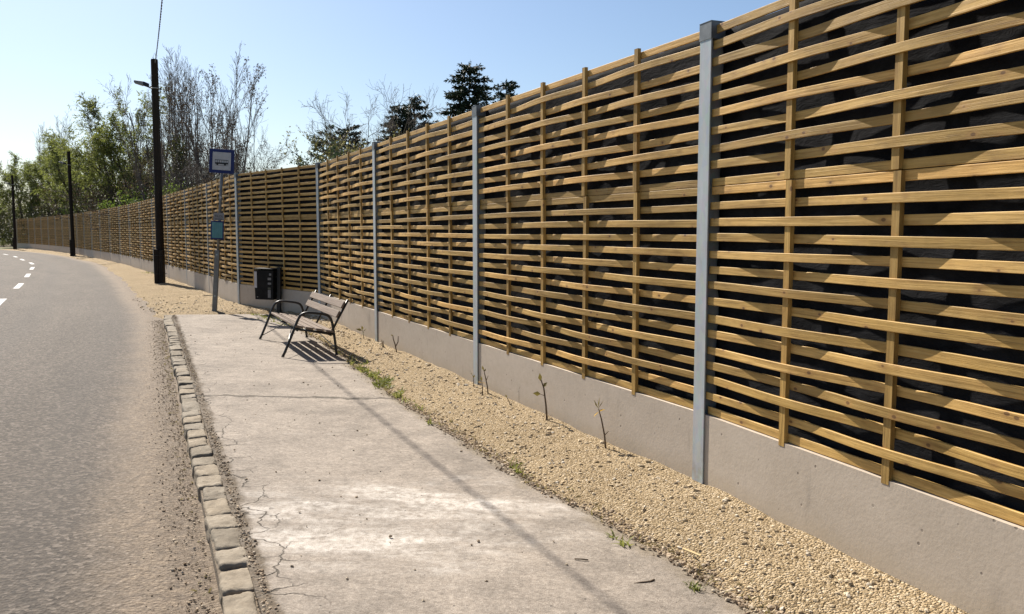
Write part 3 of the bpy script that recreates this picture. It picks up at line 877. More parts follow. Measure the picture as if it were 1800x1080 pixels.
# bench: local x = depth (front to rear), local y = along the seat (away from the camera)
bench = empty("park_bench", (-3.06, 11.37, plat_z(1.05) + 0.002), (0, R(1.2), FA + 0.0))
tag(bench, "park bench with weathered wooden slats and black tubular steel frame on the bus stop platform", "bench")
BL = 2.12
def side_pts():
    P = []
    ctrl2 = [(0, 0), (.10, .25), (.165, .415), (.20, .50), (.235, .555), (.29, .583), (.36, .588), (.47, .575), (.55, .562), (.61, .535), (.645, .48), (.665, .40), (.69, .24), (.72, 0)]
    c = np.array(ctrl2); cc = np.vstack([2 * c[0] - c[1], c, 2 * c[-1] - c[-2]])
    for i in range(1, len(cc) - 2):
        for t in np.linspace(0, 1, 4, endpoint=False):
            a, b, d, e2 = cc[i - 1], cc[i], cc[i + 1], cc[i + 2]
            P.append(0.5 * (2 * b + (d - a) * t + (2 * a - 5 * b + 4 * d - e2) * t * t + (3 * b - a - 3 * d + e2) * t ** 3))
    P.append(c[-1]); return P
SP = side_pts()
def seat_z(x): return 0.405 - 0.17 * (x - .15)
for y in (0.0, BL):
    m = MB(); m.tube([(p[0], y, max(p[1], 0.012)) for p in SP], 0.018, 10)
    for fx in (0.0, 0.72): m.tube([(fx, y, 0.0), (fx, y, 0.02)], 0.022, 10)
    fr = m.build("end_frame", M_BLACK, bench, smooth=True)
    m = MB(); m.tube([(.15, y, seat_z(.15) - .028), (.68, y, seat_z(.68) - .028)], 0.017, 8); m.build("seat_bar", M_BLACK, fr, smooth=True)
    m = MB(); m.tube([(.63, y, .28), (.74, y, .50), (.875, y, .755)], 0.0165, 8); m.build("back_support", M_BLACK, bench, smooth=True)
m = MB(); m.tube([(.15, BL / 2, seat_z(.15) - .03), (.66, BL / 2, seat_z(.66) - .03)], 0.015, 8); m.tube([(.63, BL / 2, .28), (.74, BL / 2, .50), (.875, BL / 2, .755)], 0.015, 8)
m.build("middle_support", M_BLACK, bench, smooth=True)
m = MB(); m.tube([(.19, 0, seat_z(.19) - .05), (.19, BL, seat_z(.19) - .05)], 0.011, 8); m.tube([(.64, 0, seat_z(.64) - .05), (.64, BL, seat_z(.64) - .05)], 0.011, 8)
m.build("long_rail", M_BLACK, bench, smooth=True)
sl = math.atan(0.17)
for i in range(4):
    x = .15 + .0615 + i * .137
    m = MB(); m.box((0, 0, 0), (.104, BL + .06, .030))
    m.build("seat_slat", M_BWOOD, bench, (x, BL / 2, seat_z(x) + .006), (random.uniform(-.002, .002), sl, random.uniform(-.002, .002)), bevel=.006)
bl = math.atan2(.875 - .74, .755 - .50)
for zc in (.545, .672):
    xx = .74 + (zc - .50) * .53
    m = MB(); m.box((0, 0, 0), (.028, BL + .06, .098))
    m.build("back_slat", M_BWOOD, bench, (xx - .030, BL / 2, zc + .014), (0, bl, 0), bevel=.006)
for y0, y1 in ((0, BL * .42), (BL, BL * .58)):
    for x0, z0, x1 in ((.04, .06, .28), (.71, .10, .55)):
        m = MB(); m.tube([(x0, y0, z0), (x1, y1, seat_z(x1) - .03)], 0.0065, 6); m.build("stay_rod", M_ZINC if y0 == 0 else M_BLACK, bench, smooth=True)

# waste bin on its post
M_BIN = mat_plain("dark_bin_metal", (0.009, 0.009, 0.009), (0.020, 0.019, 0.018), 12, 0.7, 0.0, 0.002, 0.15)
M_STICK = mat_plain("pale_sticker", (0.42, 0.40, 0.40), (0.55, 0.53, 0.53), 30, 0.6)
M_STICK2 = mat_plain("grey_sticker", (0.15, 0.145, 0.14), (0.24, 0.23, 0.22), 30, 0.6)
b0 = (-4.83, 17.72, -0.03)
binp = empty("bin_post", b0, (0, R(1.6), R(-6)))
tag(binp, "black square steel post holding the waste bin behind the bench", "post")
m = MB(); m.box((0, 0, .47), (.078, .078, .98)); o = m.build("post", M_BLACK, binp, bevel=.006)
m = MB(); m.box((0, 0, .963), (.086, .086, .008)); m.build("post_top", M_BLACK, o)
bn = empty("waste_bin", (b0[0] - .045, b0[1], b0[2] + .30), (0, R(1.6), R(-6)))
tag(bn, "dark metal waste bin with pale stickers hung on a post behind the bench", "bin")
m = MB()
w0, w1, d0, d1, hh = .188, .203, .14, .165, .60
V = [(-w0 * 2 - .02, -d0, 0), (-.02, -d0, 0), (-.02, d0, 0), (-w0 * 2 - .02, d0, 0), (-w1 * 2 - .01, -d1, hh), (-.01, -d1, hh), (-.01, d1, hh), (-w1 * 2 - .01, d1, hh)]
m.add(V, [(0, 3, 2, 1), (0, 1, 5, 4), (1, 2, 6, 5), (2, 3, 7, 6), (3, 0, 4, 7)])
V = [(-w1 * 2 + .01, -d1 + .02, hh), (-.03, -d1 + .02, hh), (-.03, d1 - .02, hh), (-w1 * 2 + .01, d1 - .02, hh), (-w0 * 2, -d0 + .02, .05), (-.04, -d0 + .02, .05), (-.04, d0 - .02, .05), (-w0 * 2, d0 - .02, .05)]
m.add(V, [(0, 4, 5, 1), (1, 5, 6, 2), (2, 6, 7, 3), (3, 7, 4, 0), (4, 7, 6, 5)])
m.add([(-w1 * 2 - .01, -d1, hh), (-.01, -d1, hh), (-.01, d1, hh), (-w1 * 2 - .01, d1, hh), (-w1 * 2 + .01, -d1 + .02, hh), (-.03, -d1 + .02, hh), (-.03, d1 - .02, hh), (-w1 * 2 + .01, d1 - .02, hh)], [(0, 1, 5, 4), (1, 2, 6, 5), (2, 3, 7, 6), (3, 0, 4, 7)])
m.build("body", M_BIN, bn)
m = MB(); m.box((-.213, 0, hh + .03), (.43, .345, .022)); m.box((-.213, d1 - .01, hh + .01), (.41, .02, .04)); m.build("lid", M_BIN, bn, bevel=.006)
m = MB()
for z in (.12, .47): m.box((-.015, 0, z), (.03, .06, .035))
m.build("bracket", M_BLACK, bn)
tl = math.atan2(d1 - d0, hh)
def stick(x0, x1, z0, z1, mat, nm="sticker"):
    zc = (z0 + z1) / 2; y = -(d0 + (d1 - d0) * zc / hh) - .004
    m = MB(); m.box((0, 0, 0), (x1 - x0, .003, z1 - z0)); m.build(nm, mat, bn, ((x0 + x1) / 2, y, zc), (tl, 0, 0))
stick(-.412, -.356, .24, .575, M_STICK)
stick(-.095, -.05, .50, .545, M_STICK2); stick(-.125, -.055, .405, .455, M_STICK2); stick(-.125, -.055, .315, .355, M_STICK2); stick(-.125, -.065, .04, .20, M_STICK2)
stick(-.125, -.065, .21, .255, mat_plain("olive_sticker", (0.07, 0.07, 0.05), (0.11, 0.105, 0.08), 30, 0.6))
stick(-.36, -.335, .045, .062, M_STICK2, "badge")
m = MB(); m.tube([(-.25 + .018 * math.cos(t), -.147, .38 + .018 * math.sin(t)) for t in np.linspace(0, 2 * PI, 13)], .004, 5); m.build("lock_ring", M_BLACK, bn)

# bus stop pole
M_PANEL = mat_plain("sign_white", (0.36, 0.355, 0.35), (0.46, 0.455, 0.45), 8, 0.55)
M_BLUE = mat_plain("sign_blue", (0.006, 0.014, 0.085), (0.008, 0.020, 0.11), 6, 0.45)
M_INK = mat_plain("sign_black", (0.012, 0.012, 0.012), (0.02, 0.02, 0.02), 6, 0.5)
M_TEAL = mat_plain("timetable_sheet", (0.07, 0.20, 0.22), (0.10, 0.26, 0.28), 10, 0.25)
M_GREYPOLE = mat_plain("dull_galvanised_pole", (0.14, 0.14, 0.135), (0.22, 0.22, 0.21), 10, 0.55, 0.3)
bs = empty("bus_stop_sign", (-6.30, 18.1, -0.03), (0, R(4.4), R(6)))
tag(bs, "blue and white bus stop sign on a leaning grey pole with timetable case below it", "bus stop sign")
m = MB(); m.box((0, 0, .66), (.095, .075, 1.32)); o = m.build("lower_post", M_GREYPOLE, bs, bevel=.006)
m = MB()
for z in (.35, 1.22): m.box((0, -.043, z), (.03, .012, .03))
m.build("bolt", M_STEEL, o)
m = MB(); m.tube([(.01, 0, 1.30), (.01, 0, 3.42)], .030, 12); m.build("upper_tube", M_GREYPOLE, bs, smooth=True)
sg = MB(); sg.box((0, 0, 0), (.50, .022, .50)); sgo = sg.build("sign_board", M_BLUE, bs, (.01, -.05, 3.17), (0, R(-1), R(3)), bevel=.004)
q = MB(); q.box((0, -.0125, 0), (.366, .003, .366)); q.build("white_field", M_PANEL, sgo)
q = MB()                                                    # bus pictogram
q.box((0, -.0155, -.045), (.268, .003, .032)); q.box((0, -.0155, .022), (.268, .003, .010))
for x in (-.130, -.086, -.042, .002, .046, .090, .130): q.box((x, -.0155, -.006), (.007, .003, .046))
q.box((0, -.0155, -.090), (.272, .003, .005))
for x in (-.085, .068):
    q.tube([(x, -.014, -.066), (x, -.017, -.066)], .021, 14)
q.build("bus_symbol", M_INK, sgo)
q = MB(); q.box((0, .016, .10), (.10, .02, .03)); q.box((0, .016, -.10), (.10, .02, .03)); q.build("clamp", M_GREYPOLE, sgo)
q = MB(); q.tube([(.012, -.028, 2.42), (.012, -.036, 2.42)], .026, 12); q.build("round_tag", M_PANEL, bs)
pl = MB(); pl.box((0, 0, 0), (.215, .006, .155)); plo = pl.build("notice_plate", mat_plain("dull_plate", (0.20, 0.195, 0.19), (0.28, 0.275, 0.27), 20, 0.6), bs, (.0, -.036, 2.02), (0, R(-2), R(4)))
def text(body, size, mat, parent, loc, name="lettering"):
    cu = bpy.data.curves.new(name, 'FONT'); cu.body = body; cu.size = size; cu.align_x = 'CENTER'; cu.align_y = 'CENTER'; cu.extrude = .001
    ob = bpy.data.objects.new(name, cu); C.objects.link(ob)
    dg = bpy.context.evaluated_depsgraph_get(); me = bpy.data.meshes.new_from_object(ob.evaluated_get(dg))
    bpy.data.objects.remove(ob)
    me.name = name; me.materials.clear(); me.materials.append(mat)
    return link(name, me, parent, loc, (PI / 2, 0, 0))
text("TILOS", .062, M_INK, plo, (0, -.0045, .0))
q = MB(); q.box((0, -.004, -.052), (.15, .002, .012)); q.build("printed_line", M_INK, plo)
tc = MB(); tc.box((0, 0, 0), (.262, .034, .385)); tco = tc.build("timetable_case", M_BLUE, bs, (-.012, -.052, 1.735), (0, R(-2), R(4)), bevel=.006)
q = MB(); q.box((0, -.0185, .0), (.212, .003, .325)); tso = q.build("timetable", M_TEAL, tco)
q = MB()
for x in (-.05, -.02, .03, .065):
    for z in np.arange(-.13, .14, .022): q.box((x, -.0205, z), (.018, .0015, .006))
q.build("printed_times", mat_plain("timetable_ink", (0.045, 0.13, 0.15), (0.06, 0.16, 0.18), 10, 0.4), tso)

# utility poles with lamps
def mat_pole():
    k = NM("tarred_pole_wood", 0.85, 0, 0.2); co = k.coord()
    g = k.noise(k.map(co, (40, 40, 1.2)), 1.0, 5, 0.6, 0.4)
    return k.out(k.ramp(g, [(0.3, (0.012, 0.009, 0.007)), (0.7, (0.035, 0.027, 0.020))]), k.bump(g, 0.006, 0.6))
M_POLE = mat_pole()
M_LAMP = mat_plain("lamp_housing_grey", (0.17, 0.175, 0.175), (0.24, 0.245, 0.245), 10, 0.5)
M_LENS = mat_plain("lamp_lens", (0.42, 0.40, 0.33), (0.5, 0.48, 0.40), 8, 0.3)
def utility_pole(x, y, h, label, rot, tilt):
    r = empty("utility_pole", (x, y, -.05), (0, tilt, 0)); tag(r, label, "utility pole", "tarred utility poles along the fence")
    m = MB(); m.tube([(0, 0, .12), (0, 0, h * .5), (0, 0, h - .03), (0, 0, h)], [.128, .120, .108, .098], 14); m.build("pole_shaft", M_POLE, r, smooth=False)
    m = MB(); m.box((-.07, -.10, .55), (.15, .18, 1.2)); m.box((.08, -.09, .55), (.15, .18, 1.16)); o = m.build("ground_stub", M_POLE, r, bevel=.015)
    m = MB()
    for z in (.35, .95): m.tube([(.20 * math.cos(t), -.03 + .20 * math.sin(t), z) for t in np.linspace(0, 2 * PI, 17)], .008, 6)
    m.build("binding_wire", M_BLACK, o)
    lz = h - .85
    a = empty("lamp", (0, 0, 0)); a.parent = r; a.rotation_euler = (0, 0, rot)
    m = MB(); m.tube([(-.10, 0, lz - .06), (-.20, 0, lz - .03), (-.34, 0, lz + .02)], .022, 8); m.build("lamp_arm", M_BLACK, a, smooth=True)
    def hull(x0, x1, w0, w1, h0, h1, z0, z1):
        V = []
        for xx, w, hh2, zz in ((x0, w0, h0, z0), (x1, w1, h1, z1)):
            V += [(xx, -w, zz - hh2 * .3), (xx, -w * .7, zz + hh2 * .7), (xx, w * .7, zz + hh2 * .7), (xx, w, zz - hh2 * .3)]
        return V, [(0, 1, 2, 3), (7, 6, 5, 4), (0, 4, 5, 1), (1, 5, 6, 2), (2, 6, 7, 3), (3, 7, 4, 0)]
    m = MB(); m.add(*hull(-.18, -.34, .055, .085, .11, .13, lz, lz + .045)); m.build("ballast_box", M_BLACK, a, bevel=.012)
    m = MB(); m.add(*hull(-.342, -.63, .09, .065, .13, .085, lz + .045, lz + .11)); m.build("lamp_head", M_LAMP, a, bevel=.02)
    m = MB(); m.add(*hull(-.36, -.61, .072, .05, .04, .035, lz + .003, lz + .075)); m.build("lamp_lens", M_LENS, a, bevel=.01)
    m = MB(); m.tube([(.135 * math.cos(t), .135 * math.sin(t), lz - .07) for t in np.linspace(0, 2 * PI, 17)], .012, 6); m.build("lamp_strap", M_STEEL, a)
    m = MB(); m.tube([(.11, 0, h - 1.05), (.17, 0, h - 1.03), (.18, 0, h - .95)], .012, 6); m.tube([(.18, 0, h - .97), (.18, 0, h - .90)], .03, 8); m.build("insulator", M_BLACK, r)
    return r
utility_pole(-11.50, 28.1, 7.22, "nearest tarred utility pole, with street lamp and overhead cable, left of the bus stop sign", R(12), R(.3))
utility_pole(-30.75, 60.3, 7.25, "second tarred utility pole with a small lamp, standing farther along the bend against the willows", R(18), R(-.2))
utility_pole(-48.35, 83.8, 7.15, "farthest and smallest of the three tarred utility poles, at the end of the fence", R(22), R(.2))

# overhead cable: twisted strands from the top of the first pole over the road and past the camera
cab = MB()
A = np.array([-11.42, 28.05, 7.02]); Bp = np.array([6.05, -13.0, 7.25])
Np = 420
ts = np.linspace(0, 1, Np)
base = A[None] * (1 - ts[:, None]) + Bp[None] * ts[:, None]
base[:, 2] -= 1.0 * 4 * ts * (1 - ts)
dirv = (Bp - A) / np.linalg.norm(Bp - A); side = np.cross(dirv, [0, 0, 1]); side /= np.linalg.norm(side); upv = np.cross(side, dirv)
for ph in (0, PI):
    an = ts * 2 * PI * 70 + ph
    cab.tube((base + np.cos(an)[:, None] * side * .0085 + np.sin(an)[:, None] * upv * .0085).tolist(), .0088, 5, False)
co = cab.build("overhead_cable", M_BLACK, smooth=True); tag(co, "thick black twisted cable running overhead from the nearest pole", "cable")

# ------------------------------------------------------------------ SEEDLINGS, GRASS, DEBRIS
M_TWIG = mat_plain("twig_bark", (0.085, 0.06, 0.04), (0.17, 0.125, 0.085), 30, 0.9)
def mat_leaf(name, c1, c2, transl=0.4, scale=2.0):
    k = NM(name, 0.55, 0, 0.25); co = k.coord()
    f = k.noise(co, scale, 3); r = k.attr("rnd")
    c = k.ramp(k.math('ADD', k.math('MULTIPLY', f, .5), k.math('MULTIPLY', r, .5)), [(0.25, c1), (0.75, c2)])
    k.out(c)
    if transl:
        tr = k.n("ShaderNodeBsdfTranslucent"); k.l(k.mix(1.0, c, (1.0, 1.0, 0.75), 'MULTIPLY'), tr.inputs[0])
        mx = k.n("ShaderNodeMixShader"); mx.inputs[0].default_value = transl
        k.l(k.b.outputs[0], mx.inputs[1]); k.l(tr.outputs[0], mx.inputs[2])
        k.l(mx.outputs[0], k.t.nodes["Material Output"].inputs[0])
    return k.m
M_SPROUT = mat_leaf("sprout_leaf", (0.10, 0.085, 0.035), (0.22, 0.18, 0.06), .35)
M_YLEAF = mat_leaf("yellow_sprout_leaf", (0.40, 0.24, 0.04), (0.52, 0.33, 0.06), .4)
M_GRASS = mat_leaf("verge_grass", (0.13, 0.15, 0.04), (0.28, 0.29, 0.10), .4)
M_DRY = mat_leaf("dry_grass", (0.20, 0.165, 0.09), (0.34, 0.29, 0.17), .3)

def leaf_arrays(pos, dirs, length, width, rg, curl=0.15):
    """rhombic leaves, two quads folded along the midrib -> V, F(quads)"""
    n = len(pos)
    d = dirs / np.linalg.norm(dirs, axis=1)[:, None]
    r = rg.normal(size=(n, 3)); s = np.cross(d, r); s /= np.linalg.norm(s, axis=1)[:, None] + 1e-9
    nn = np.cross(s, d)
    L = np.asarray(length).reshape(-1, 1) * np.ones((n, 1)); W = np.asarray(width).reshape(-1, 1) * np.ones((n, 1))
    V = np.stack([pos, pos + d * L * .45 + s * W * .5 + nn * W * curl, pos + d * L, pos + d * L * .45 - s * W * .5 + nn * W * curl], 1)
    F = np.arange(n * 4).reshape(n, 4)
    return V.reshape(-1, 3), F

def seedling(x, y, stem, leaves, label, ymat=None):
    z = float(gravel_z(np.array([x]), np.array([y]))[0]) - .02
    r = empty("seedling", (x, y, z)); tag(r, label, "seedling", "bare seedlings sprouting at the foot of the fence")
    m = MB()
    for pts, rad in stem: m.tube(pts, [1.05 * rad * (1 - .45 * i / (len(pts) - 1)) for i in range(len(pts))], 7)
    m.build("stem", M_TWIG, r, smooth=True)
    for (p, d, l, w, mt) in leaves:
        rg = np.random.default_rng(int(abs(p[2]) * 1e4) % 9999 + len(label))
        V, F = leaf_arrays(np.array([p]), np.array([d], dtype=float), l * 1.1, w * 1.2, rg, .12)
        F = np.array([[0, 1, 2, 3]])
        link("leaf", mesh_np("leaf", V, F, mt, False, {"rnd": np.full(4, .5)}), r)
def at_px(u, v, z=0.0):
    a = (u - 900) / F_PX; b = -(v - 540) / F_PX; c, s = math.cos(PITCH), math.sin(PITCH)
    t = (z - EYE) / (-s + b * c); return a * t, (c + b * s) * t
def clear(x, y, d=0.09):
    """keep a sprout just in front of the concrete"""
    fd = float((np.array([x, y]) - P0) @ FN)
    return (x + FN[0] * (d - fd), y + FN[1] * (d - fd)) if fd < d else (x, y)
S, Yl = M_SPROUT, M_YLEAF
x, y = clear(*at_px(1083, 788))
seedling(x, y, [([(0, 0, 0), (-.012, 0, .12), (-.035, .01, .24), (-.058, .02, .325)], .0075), ([(-.012, 0, .12), (.01, -.01, .15), (.018, -.01, .155)], .004)],
         [((-.058, .02, .325), (-.5, .1, 1), .075, .022, S), ((-.058, .02, .325), (.1, .1, 1), .085, .022, S), ((-.058, .02, .325), (.5, -.2, .9), .075, .022, S), ((-.055, .02, .30), (-.6, -.3, -.5), .055, .05, Yl), ((-.055, .02, .30), (.7, -.2, .35), .05, .045, Yl)],
         "tallest seedling with a yellow leaf below its green tip, close to the nearest steel post")
x, y = clear(*at_px(975, 742))
seedling(x, y, [([(0, 0, 0), (-.012, 0, .16), (-.03, .01, .30), (-.055, .01, .375)], .009), ([(-.02, 0, .235), (-.06, 0, .25)], .004), ([(.01, 0, 0), (.05, -.02, .03)], .005)],
         [((-.055, .01, .36), (-.15, 0, 1), .07, .036, S), ((-.033, .01, .31), (.45, 0, .6), .05, .035, S), ((-.055, 0, .25), (-1, 0, .12), .065, .035, S)],
         "dark seedling with three brown buds midway along the second concrete panel")
x, y = clear(*at_px(888, 694))
seedling(x, y, [([(0, 0, 0), (-.01, 0, .10), (-.03, 0, .20), (-.045, 0, .265)], .007), ([(-.02, 0, .16), (0, 0, .21)], .004)], [((-.045, 0, .26), (-.3, 0, 1), .05, .022, S), ((-.045, 0, .25), (.5, 0, .7), .035, .02, S)],
         "thin leafless seedling just right of the yellow-leaved sprout by the second steel post")
x, y = clear(*at_px(871, 696), .16)
seedling(x, y, [([(0, 0, 0), (0, 0, .09), (-.006, 0, .17)], .006)], [((-.006, 0, .15), (-.6, -.1, .15), .04, .035, Yl), ((-.006, 0, .15), (.7, -.1, -.1), .035, .03, Yl), ((-.006, 0, .165), (-.2, 0, 1), .055, .02, S)],
         "short seedling with an orange-yellow leaf by the second steel post")
x, y = clear(*at_px(858, 683), .09)
seedling(x, y, [([(0, 0, 0), (-.003, 0, .08), (-.008, 0, .14)], .005)], [((-.008, 0, .13), (-.5, 0, 1), .05, .016, S), ((-.008, 0, .11), (.5, 0, 1), .04, .016, S)],
         "small green-tipped seedling right beside the foot of the second steel post")
x, y = clear(*at_px(928, 712), .09)
seedling(x, y, [([(0, 0, 0), (-.02, 0, .05), (-.04, 0, .09)], .0055), ([(.0, 0, 0), (.012, 0, .06)], .004)], [((-.04, 0, .09), (-.4, 0, .8), .03, .014, S)],
         "tiny forked stump of a seedling between the budded sprout and the yellow-leaved one")
x, y = clear(*at_px(726, 622), .09)
seedling(x, y, [([(0, 0, 0), (-.02, 0, .12), (-.045, 0, .20), (-.05, 0, .25)], .009), ([(-.012, 0, .10), (.02, 0, .16), (.022, 0, .24)], .008)], [((-.05, 0, .24), (-.7, 0, .5), .03, .02, S)],
         "forked bare seedling on the third concrete panel, standing right of the bench")
x, y = clear(*at_px(691, 612), .09)
seedling(x, y, [([(0, 0, 0), (-.015, 0, .10), (-.02, 0, .13)], .008), ([(.01, 0, 0), (.004, 0, .12)], .006)], [((-.02, 0, .12), (-.4, 0, .9), .03, .016, S)],
         "short two-stemmed stub on the third concrete panel near the third steel post")
x, y = clear(*at_px(664, 597), .10)
seedling(x, y, [([(0, 0, 0), (-.01, 0, .09), (-.02, 0, .16)], .006)], [((-.02, 0, .15), (-1, -.2, .25), .10, .04, S), ((-.015, 0, .14), (.6, -.3, .5), .08, .045, S), ((-.015, 0, .12), (.2, -.6, -.1), .07, .045, S), ((-.02, 0, .16), (-.2, 0, 1), .06, .035, S)],
         "leafy green sprout at the foot of the third steel post, behind the bench")

# grass tufts: blades as long thin bent strips
def grass(name, tufts, mat, label, seed):
    rg = np.random.default_rng(seed); P = []; D = []; L = []; W = []
    for (x, y, z, r, n, h) in tufts:
        a = rg.uniform(0, 2 * PI, n); q = r * np.sqrt(rg.uniform(0, 1, n))
        gx, gy = x + q * np.cos(a), y + q * np.sin(a)
        if z == -.03: gz = np.where(gx > slab_edge(gy), gravel_z(gx, gy), plat_z(PLAT_U(gx, gy))) - .004
        else: gz = np.full(n, z)
        P.append(np.stack([gx, gy, gz], 1))
        D.append(np.stack([rg.normal(0, .55, n), rg.normal(0, .55, n), rg.uniform(.4, 1.2, n)], 1))
        L.append(h * rg.uniform(.4, 1.25, n)); W.append(rg.uniform(.003, .0065, n) * (1 + (y > 9) * .6))
    P, D, L, W = np.vstack(P), np.vstack(D), np.concatenate(L), np.concatenate(W)
    D /= np.linalg.norm(D, axis=1)[:, None]
    s = np.cross(D, rg.normal(size=D.shape)); s /= np.linalg.norm(s, axis=1)[:, None]
    tip = D * 1.0 + np.stack([D[:, 0] * .6, D[:, 1] * .6, -0.35 * np.ones(len(D))], 1)
    V = np.stack([P - s * W[:, None], P + s * W[:, None], P + D * L[:, None] * .55 + s * W[:, None] * .8, P + D * L[:, None] * .55 - s * W[:, None] * .8, P + D * L[:, None] * .55 + tip * L[:, None] * .45], 1)
    n = len(P); b = np.arange(n)[:, None] * 5
    F1 = b + np.array([[0, 1, 2, 3]]); F2 = b + np.array([[3, 2, 4, 4]])
    V = V.reshape(-1, 3)
    # triangle tip as a quad with a second, slightly shifted tip point
    tipv = V.reshape(n, 5, 3)[:, 4] + s * W[:, None] * .15
    V = np.vstack([V, tipv]); F2 = np.stack([b[:, 0] + 3, b[:, 0] + 2, 5 * n + np.arange(n), b[:, 0] + 4], 1)
    rn = rg.uniform(0, 1, n); rr = np.concatenate([np.repeat(rn, 5), rn])
    o = link(name, mesh_np(name, V, np.vstack([F1, F2]), mat, False, {"rnd": rr})); tag(o, label, "grass", kind='stuff')
GZ = lambda x, y: float(gravel_z(np.array([x]), np.array([y]))[0])
rg = np.random.default_rng(91)
T = []; T2 = []
for yy in np.arange(8.2, 12.3, .055):
    dens = math.exp(-((yy - 9.9) / 1.25) ** 2)
    if rg.uniform() < .35 + .65 * dens:
        T.append((slab_edge(yy) + rg.normal(.05, .05), yy, -.03, .05, int(4 + 17 * dens * rg.uniform(.1, 1)), .05 + .03 * dens))
for yy in np.arange(15.5, 17.4, .12): T.append((slab_edge(yy) - rg.uniform(0, .35), yy, -.03, .08, 12, .06))
for (u, v, n_, h) in ((915, 822, 16, .10), (900, 815, 10, .13), (1098, 948, 14, .06), (1075, 935, 10, .05), (1218, 1022, 18, .055), (1222, 1026, 10, .06), (700, 690, 20, .09), (755, 740, 14, .08), (640, 470 + 180, 18, .08)):
    x, y = at_px(u, v); T.append((x, y, -.03, .035, n_, h))
for (u, v) in ((448, 552), (432, 549), (470, 556), (462, 470 + 90)): x, y = at_px(u, v); T.append((x, y, -.03, .12, 22, .06))
for (u, v) in ((300, 485), (262, 482)): x, y = at_px(u, v); T.append((x, y, -.03, .3, 40, .10))
for yy in np.arange(2.2, 16.5, .045):
    k_ = 1.0 if rg.uniform() < .55 else .15
    T2.append((slab_edge(yy) + rg.normal(.04, .05), yy, -.03, .04, int(1 + 7 * k_ * rg.uniform()), .035 + .02 * rg.uniform()))
for t in np.arange(-2, 14, .07):
    if rg.uniform() < .4:
        q = K0 + KD * t - KN * rg.normal(.195, .015); T2.append((q[0], q[1], .015, .02, int(rg.uniform(1, 5)), .018))
    if rg.uniform() < .5:
        q = K0 + KD * t + KN * abs(rg.normal(.03, .05)); T2.append((q[0], q[1], ROAD_Z, .05, int(rg.uniform(1, 5)), .03))
grass("verge_grass", T, M_GRASS, "short green grass along the edge of the platform beside the gravel", 5)
grass("dry_grass", T2, M_DRY, "dead straw grass in the seams of the platform and kerb", 6)

# soil and rubble creeping over the slab's edge
n = 5200
yy = rg.uniform(1.8, 17.2, n) ; yy = np.where(rg.uniform(size=n) < .6, rg.uniform(1.8, 8.5, n), yy)
xe = slab_edge(yy)
off = rg.normal(0.0, .055, n) + .05 * vnoise(yy, yy * 0, 2.5, 61)
sz = .004 + .012 * rg.uniform(0, 1, n) ** 3
so = link("edge_rubble", stones("edge_rubble", np.column_stack([xe + off, yy, np.where(off < 0, plat_z(PLAT_U(xe + off, yy)) + sz * .2 - .006, gravel_z(xe + off, yy) + sz * .2)]), sz, M_CLOD, 62)); tag(so, "brown crumbs of soil along the broken edge between platform and gravel", "soil", kind='stuff')

def stick_thing(name, u, v, z, pts, r, mat, label, cat):
    x, y = at_px(u, v, z)
    m = MB(); m.tube(pts, r, 6); o = m.build(name, mat, None, (x, y, z + r), smooth=True); tag(o, label, cat)
stick_thing("twig", 1132, 1026, -.03, [(-.05, -.012, 0), (-.01, -.004, .003), (.03, .008, .002), (.055, .03, .004)], .0045, M_TWIG, "dark curved twig lying on the platform near the gravel", "twig")
stick_thing("twig", 1022, 985, -.02, [(-.035, .01, 0), (0, 0, .002), (.035, -.006, 0)], .0038, M_TWIG, "short dark straight twig lying inside the cable's shadow line on the platform", "twig")
M_SPL = mat_plain("pale_splinter", (0.50, 0.36, 0.18), (0.60, 0.45, 0.24), 10, 0.7)
x, y = at_px(1216, 978, 0.0)
m = MB(); m.box((0, 0, 0), (.115, .016, .006)); o = m.build("wood_splinter", M_SPL, None, (x, y, .022), (.05, .06, R(-48)), bevel=.002); tag(o, "pale wood splinter lying on the gravel", "splinter")

# ------------------------------------------------------------------ TREES AND SHRUBS
def mat_bark(name, c1, c2):
    k = NM(name, 0.9, 0, 0.15); co = k.coord()
    g = k.noise(k.map(co, (6, 6, 1.5)), 2, 4)
    return k.out(k.ramp(g, [(0.3, c1), (0.7, c2)]))
M_BARK = mat_bark("brown_bark", (0.045, 0.036, 0.028), (0.10, 0.082, 0.066))
M_GBARK = mat_bark("grey_twig_bark", (0.10, 0.083, 0.068), (0.19, 0.162, 0.138))
M_WILLOW = mat_leaf("willow_leaf", (0.11, 0.132, 0.038), (0.225, 0.25, 0.085), .52, .5)
M_FRESH = mat_leaf("fresh_leaf", (0.09, 0.145, 0.028), (0.21, 0.27, 0.06), .45, .6)
M_BUD = mat_leaf("bud_leaf", (0.12, 0.115, 0.045), (0.24, 0.22, 0.10), .4, .6)
M_IVY = mat_leaf("ivy_leaf", (0.035, 0.045, 0.014), (0.10, 0.105, 0.03), .2, .6)
M_DEAD = mat_leaf("old_brown_leaf", (0.055, 0.04, 0.03), (0.11, 0.08, 0.06), .25, .6)
M_NEEDLE = mat_leaf("spruce_needles", (0.010, 0.020, 0.010), (0.034, 0.052, 0.024), .12, .8)
M_PINE = mat_leaf("pine_needles", (0.03, 0.05, 0.025), (0.085, 0.115, 0.06), .2, .8)
M_BLOSS = mat_leaf("pale_blossom", (0.30, 0.28, 0.16), (0.50, 0.47, 0.32), .4, .6)

def perp(d, rg):
    r = Vector(rg.normal(size=3)); s = d.cross(r)
    return s.normalized() if s.length > 1e-4 else Vector((1, 0, 0))

